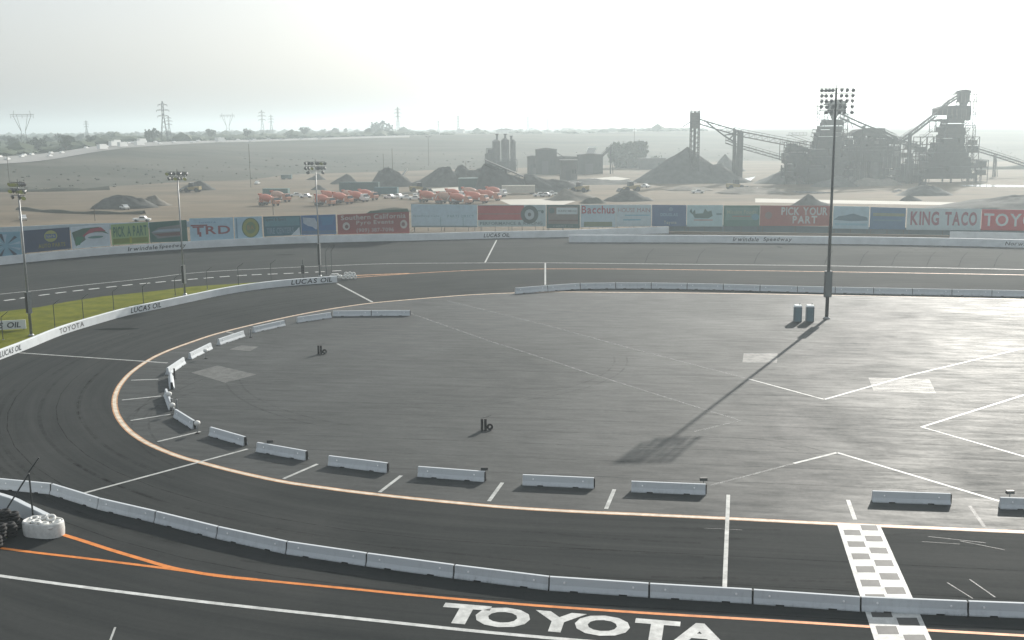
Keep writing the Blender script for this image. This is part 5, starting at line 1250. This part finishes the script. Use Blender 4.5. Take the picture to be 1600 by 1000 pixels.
# ---------------------------------------------------------------- trees
def tree_proto(seed, w_, h, n=240, z0=.42, nc=11):
    random.seed(seed)
    t = thing('tree', 'x', 'tree', (0,0,0))
    tk = MB(); tk.tube((0,0,-.5),(0,0,h*.5), w_*.06, w_*.03, 8)
    for k in range(5):
        a_ = k*1.3+seed; tk.tube((0,0,h*(.22+.05*k)),(math.cos(a_)*w_*.3,math.sin(a_)*w_*.3,h*(.5+.07*k)), w_*.025, w_*.01, 6)
    tk.build('trunk', M['bark'], t)
    cl = [(random.uniform(-.33,.33)*w_, random.uniform(-.33,.33)*w_, h*random.uniform(z0,.84), w_*random.uniform(.14,.26)) for _ in range(nc)]
    mb = MB()
    for _ in range(n):
        cx_, cy_, cz_, r_ = random.choice(cl); d = Vector((random.gauss(0,1),random.gauss(0,1),random.gauss(0,1))).normalized()*r_*random.uniform(.6,1.05)
        c = Vector((cx_,cy_,cz_))+d; s = w_*random.uniform(.025,.06)
        q = Matrix.Translation(c) @ Matrix.Rotation(random.uniform(0,6),4,Vector((random.gauss(0,1),random.gauss(0,1),random.gauss(0,1))).normalized())
        mb.add([(-s,-s,0),(s,-s*.6,.2*s),(s*.8,s,0),(-s*.7,s*.8,-.3*s)],[(0,1,2,3)],q); mb.add([(0,-s,-s),(0,s,-s*.8),(.2*s,s*.8,s),(0,-s,s)],[(0,1,2,3)],q)
    mb.build('crown', M['foliage'], t); freeze(t); return t
protos = [tree_proto(1,10,9), tree_proto(2,12,8,280), tree_proto(3,8,11), tree_proto(4,24,15,2600,.14,26)]
usedp = [False]*4
def tree(k, loc, s, label, group):
    k = k % 3 if k < 9999 else 3
    if not usedp[k]:
        usedp[k] = True; o = protos[k]; o.location = loc; o.rotation_euler = (0,0,random.uniform(0,6)); o.scale = (s,s,s); o['label'] = label; o['group'] = group; return
    dup(protos[k], loc, random.uniform(0,6), (s,s,s*random.uniform(.85,1.1)), label, group)
random.seed(9)
gi = G(980,262); 
tree(9999, gi, 1.0, 'large round bushy tree under the tallest utility pole', 'trees in the yard')
tree(0, G(1022,262), .9, 'small tree left of the tallest cone, before the far shed', 'trees in the yard')
tree(2, G(770,262), .9, 'tree at the left foot of the silos', 'trees in the yard')
for i in range(34):
    px = random.uniform(-60,125); Y = random.uniform(800,1500); p_ = on_plain(px, Y)
    tree(i, p_, random.uniform(.8,1.25), 'dark hazy tree in the left tree belt beyond the freeway', 'trees beyond the freeway at far left')
for i in range(60):
    px = random.uniform(120,640); Y = random.uniform(1250,2300); p_ = on_plain(px, Y)
    tree(i, p_, random.uniform(.7,1.2), 'pale hazy tree on the plain beyond the freeway', 'trees scattered on the far plain')
for px, Y, s, lb in [(238,1010,1.3,'dark tree just left of the tallest pylon'),(330,1150,1.2,'dark tree right of the tallest pylon by the freeway'),(386,1120,1.1,'bushy tree by the freeway between left pylons'),(477,1300,1.5,'round dark tree past the slim left pylons'),(595,1500,2.4,'tall hazy tree left of the middle pylon'),(105,870,1.3,'dark tree above the freeway bend'),(140,900,1.0,'small tree next to the freeway bend')]:
    tree(int(px), on_plain(px, Y), s, lb, 'trees by the freeway')
# houses on the plain
hp = thing('house', 'pale low building on the far plain', 'house', (0,0,0), 0, 'low buildings on the far plain')
MB().box(-9,-5,0,9,5,4).build('wall', M['house_wall'], hp); MB().prism([(-9.6,4),(9.6,4),(0,7)],-5.5,5.5).build('roof', M['house_roof'], hp)
freeze(hp); first = True
for i in range(26):
    px = random.uniform(80,1000); Y = random.uniform(1500,2600); p_ = on_plain(px, Y)
    if first: hp.location = p_; first = False
    else: dup(hp, p_, random.uniform(0,3), None)
# freeway traffic
cr_ = MB(); cr_.prism([(-2.3,.3),(2.3,.3),(2.3,.9),(1.3,1.0),(.7,1.55),(-1.2,1.55),(-1.8,1.0),(-2.3,.95)], -.9, .9)
vn = MB(); vn.prism([(-5,.5),(5.4,.5),(5.4,2.2),(4.4,2.5),(4.2,3.9),(-5,3.9)], -1.25, 1.25)
carp = tag(cr_.build('car', M['truck_white']), 'tiny pale car driving on the distant freeway', 'car', 'cars on the freeway'); vanp = tag(vn.build('lorry', M['truck_white']), 'tiny white lorry driving on the distant freeway', 'lorry', 'lorries on the freeway')
fwc = [vanp, carp]; k1 = [True, True]
for px in [0,12,34,38,50,78,80,97,135,160,166,178,182,186,192,196,201,207,214,218,222,243,250,272,300,303,310,343,345,372,392,398,420,440,470,500]:
    lo = .74 + .26*max(0, min(.62, (px-60)*.0022)); tt = lo + (.98-lo)*random.random()
    c = slope_at(px, tt); c2 = slope_at(px+10, tt); d = (c2-c).normalized(); k = 0 if px in (178,182,192,218,222,343,345,160) else 1
    loc = c.copy(); loc.z += .5; src = fwc[k]
    if k1[k]: src.location = loc; src.rotation_euler = (0,0,math.atan2(d.y,d.x)); k1[k] = False
    else: o = src.copy(); COL.objects.link(o); o.location = loc; o.rotation_euler = (0,0,math.atan2(d.y,d.x))
random.seed(77); mb = MB()
def lump(p, r_, hgt):
    mb.add([(r_,0,0),(0,r_,0),(-r_,0,0),(0,-r_,0),(.7*r_,.7*r_,hgt*.6),(-.7*r_,.7*r_,hgt*.5),(-.7*r_,-.7*r_,hgt*.65),(.7*r_,-.7*r_,hgt*.5),(.1*r_,.1*r_,hgt)],
           [(0,1,4),(1,2,5),(2,3,6),(3,0,7),(0,4,7),(1,5,4),(2,6,5),(3,7,6),(4,5,8),(5,6,8),(6,7,8),(7,4,8)], Matrix.Translation(p) @ Matrix.Rotation(random.uniform(0,3),4,'Z'))
for _ in range(5200):
    px = random.uniform(-250, 1100) if random.random() < .8 else random.uniform(-100, 500)
    Y = random.uniform(0,1)**1.6*3000 + interp(CREST_Y, px) + random.uniform(30, 160)
    if px > 640 and random.random() < .8: continue
    p_ = on_plain(px, Y); r_ = random.uniform(3,8); lump(p_, r_*1.3, r_*random.uniform(.5,1.0)*(1.6 if random.random() < .06 else .8))
struct(mb.build('distant_woods', M['foliage']), 'stuff')
# scrub on the slope and in the yard
random.seed(31); mb = MB()
for _ in range(800):
    px = random.uniform(-100,1700); t_ = random.random()**1.3; toe = D(px,300,interp(TOE,px)); c = crest(px); p_ = toe.lerp(c, t_*.9); p_.z = c.z*t_*.9*.97
    s = random.uniform(.25,.75)*(1.2 if px < 500 else 1)
    for _k in range(3):
        o_ = p_ + Vector((random.uniform(-s,s),random.uniform(-s,s),s*.3)); r_ = s*random.uniform(.5,.9)
        mb.add([(r_,0,0),(0,r_,0),(-r_,0,0),(0,-r_,0),(.1*r_,.1*r_,r_*.9),(0,0,-r_*.5)],[(0,1,4),(1,2,4),(2,3,4),(3,0,4),(1,0,5),(2,1,5),(3,2,5),(0,3,5)],Matrix.Translation(o_) @ Matrix.Rotation(random.uniform(0,3),4,'Z'))
struct(mb.build('scrub', M['scrub']), 'stuff')

# ================================================================ HAZE
hm = bpy.data.materials.new('haze'); hm.use_nodes = True; hn = hm.node_tree; hn.nodes.clear()
pv = hn.nodes.new('ShaderNodeVolumePrincipled'); pv.inputs['Color'].default_value = (*HAZE_COL,1); pv.inputs['Density'].default_value = HAZE_DENSITY; pv.inputs['Anisotropy'].default_value = HAZE_G
ho = hn.nodes.new('ShaderNodeOutputMaterial'); hn.links.new(pv.outputs[0], ho.inputs['Volume'])
hz = MB().box(-9100,-9100,-1.1,9100,9100,75).build('haze', hm); struct(hz, 'stuff')
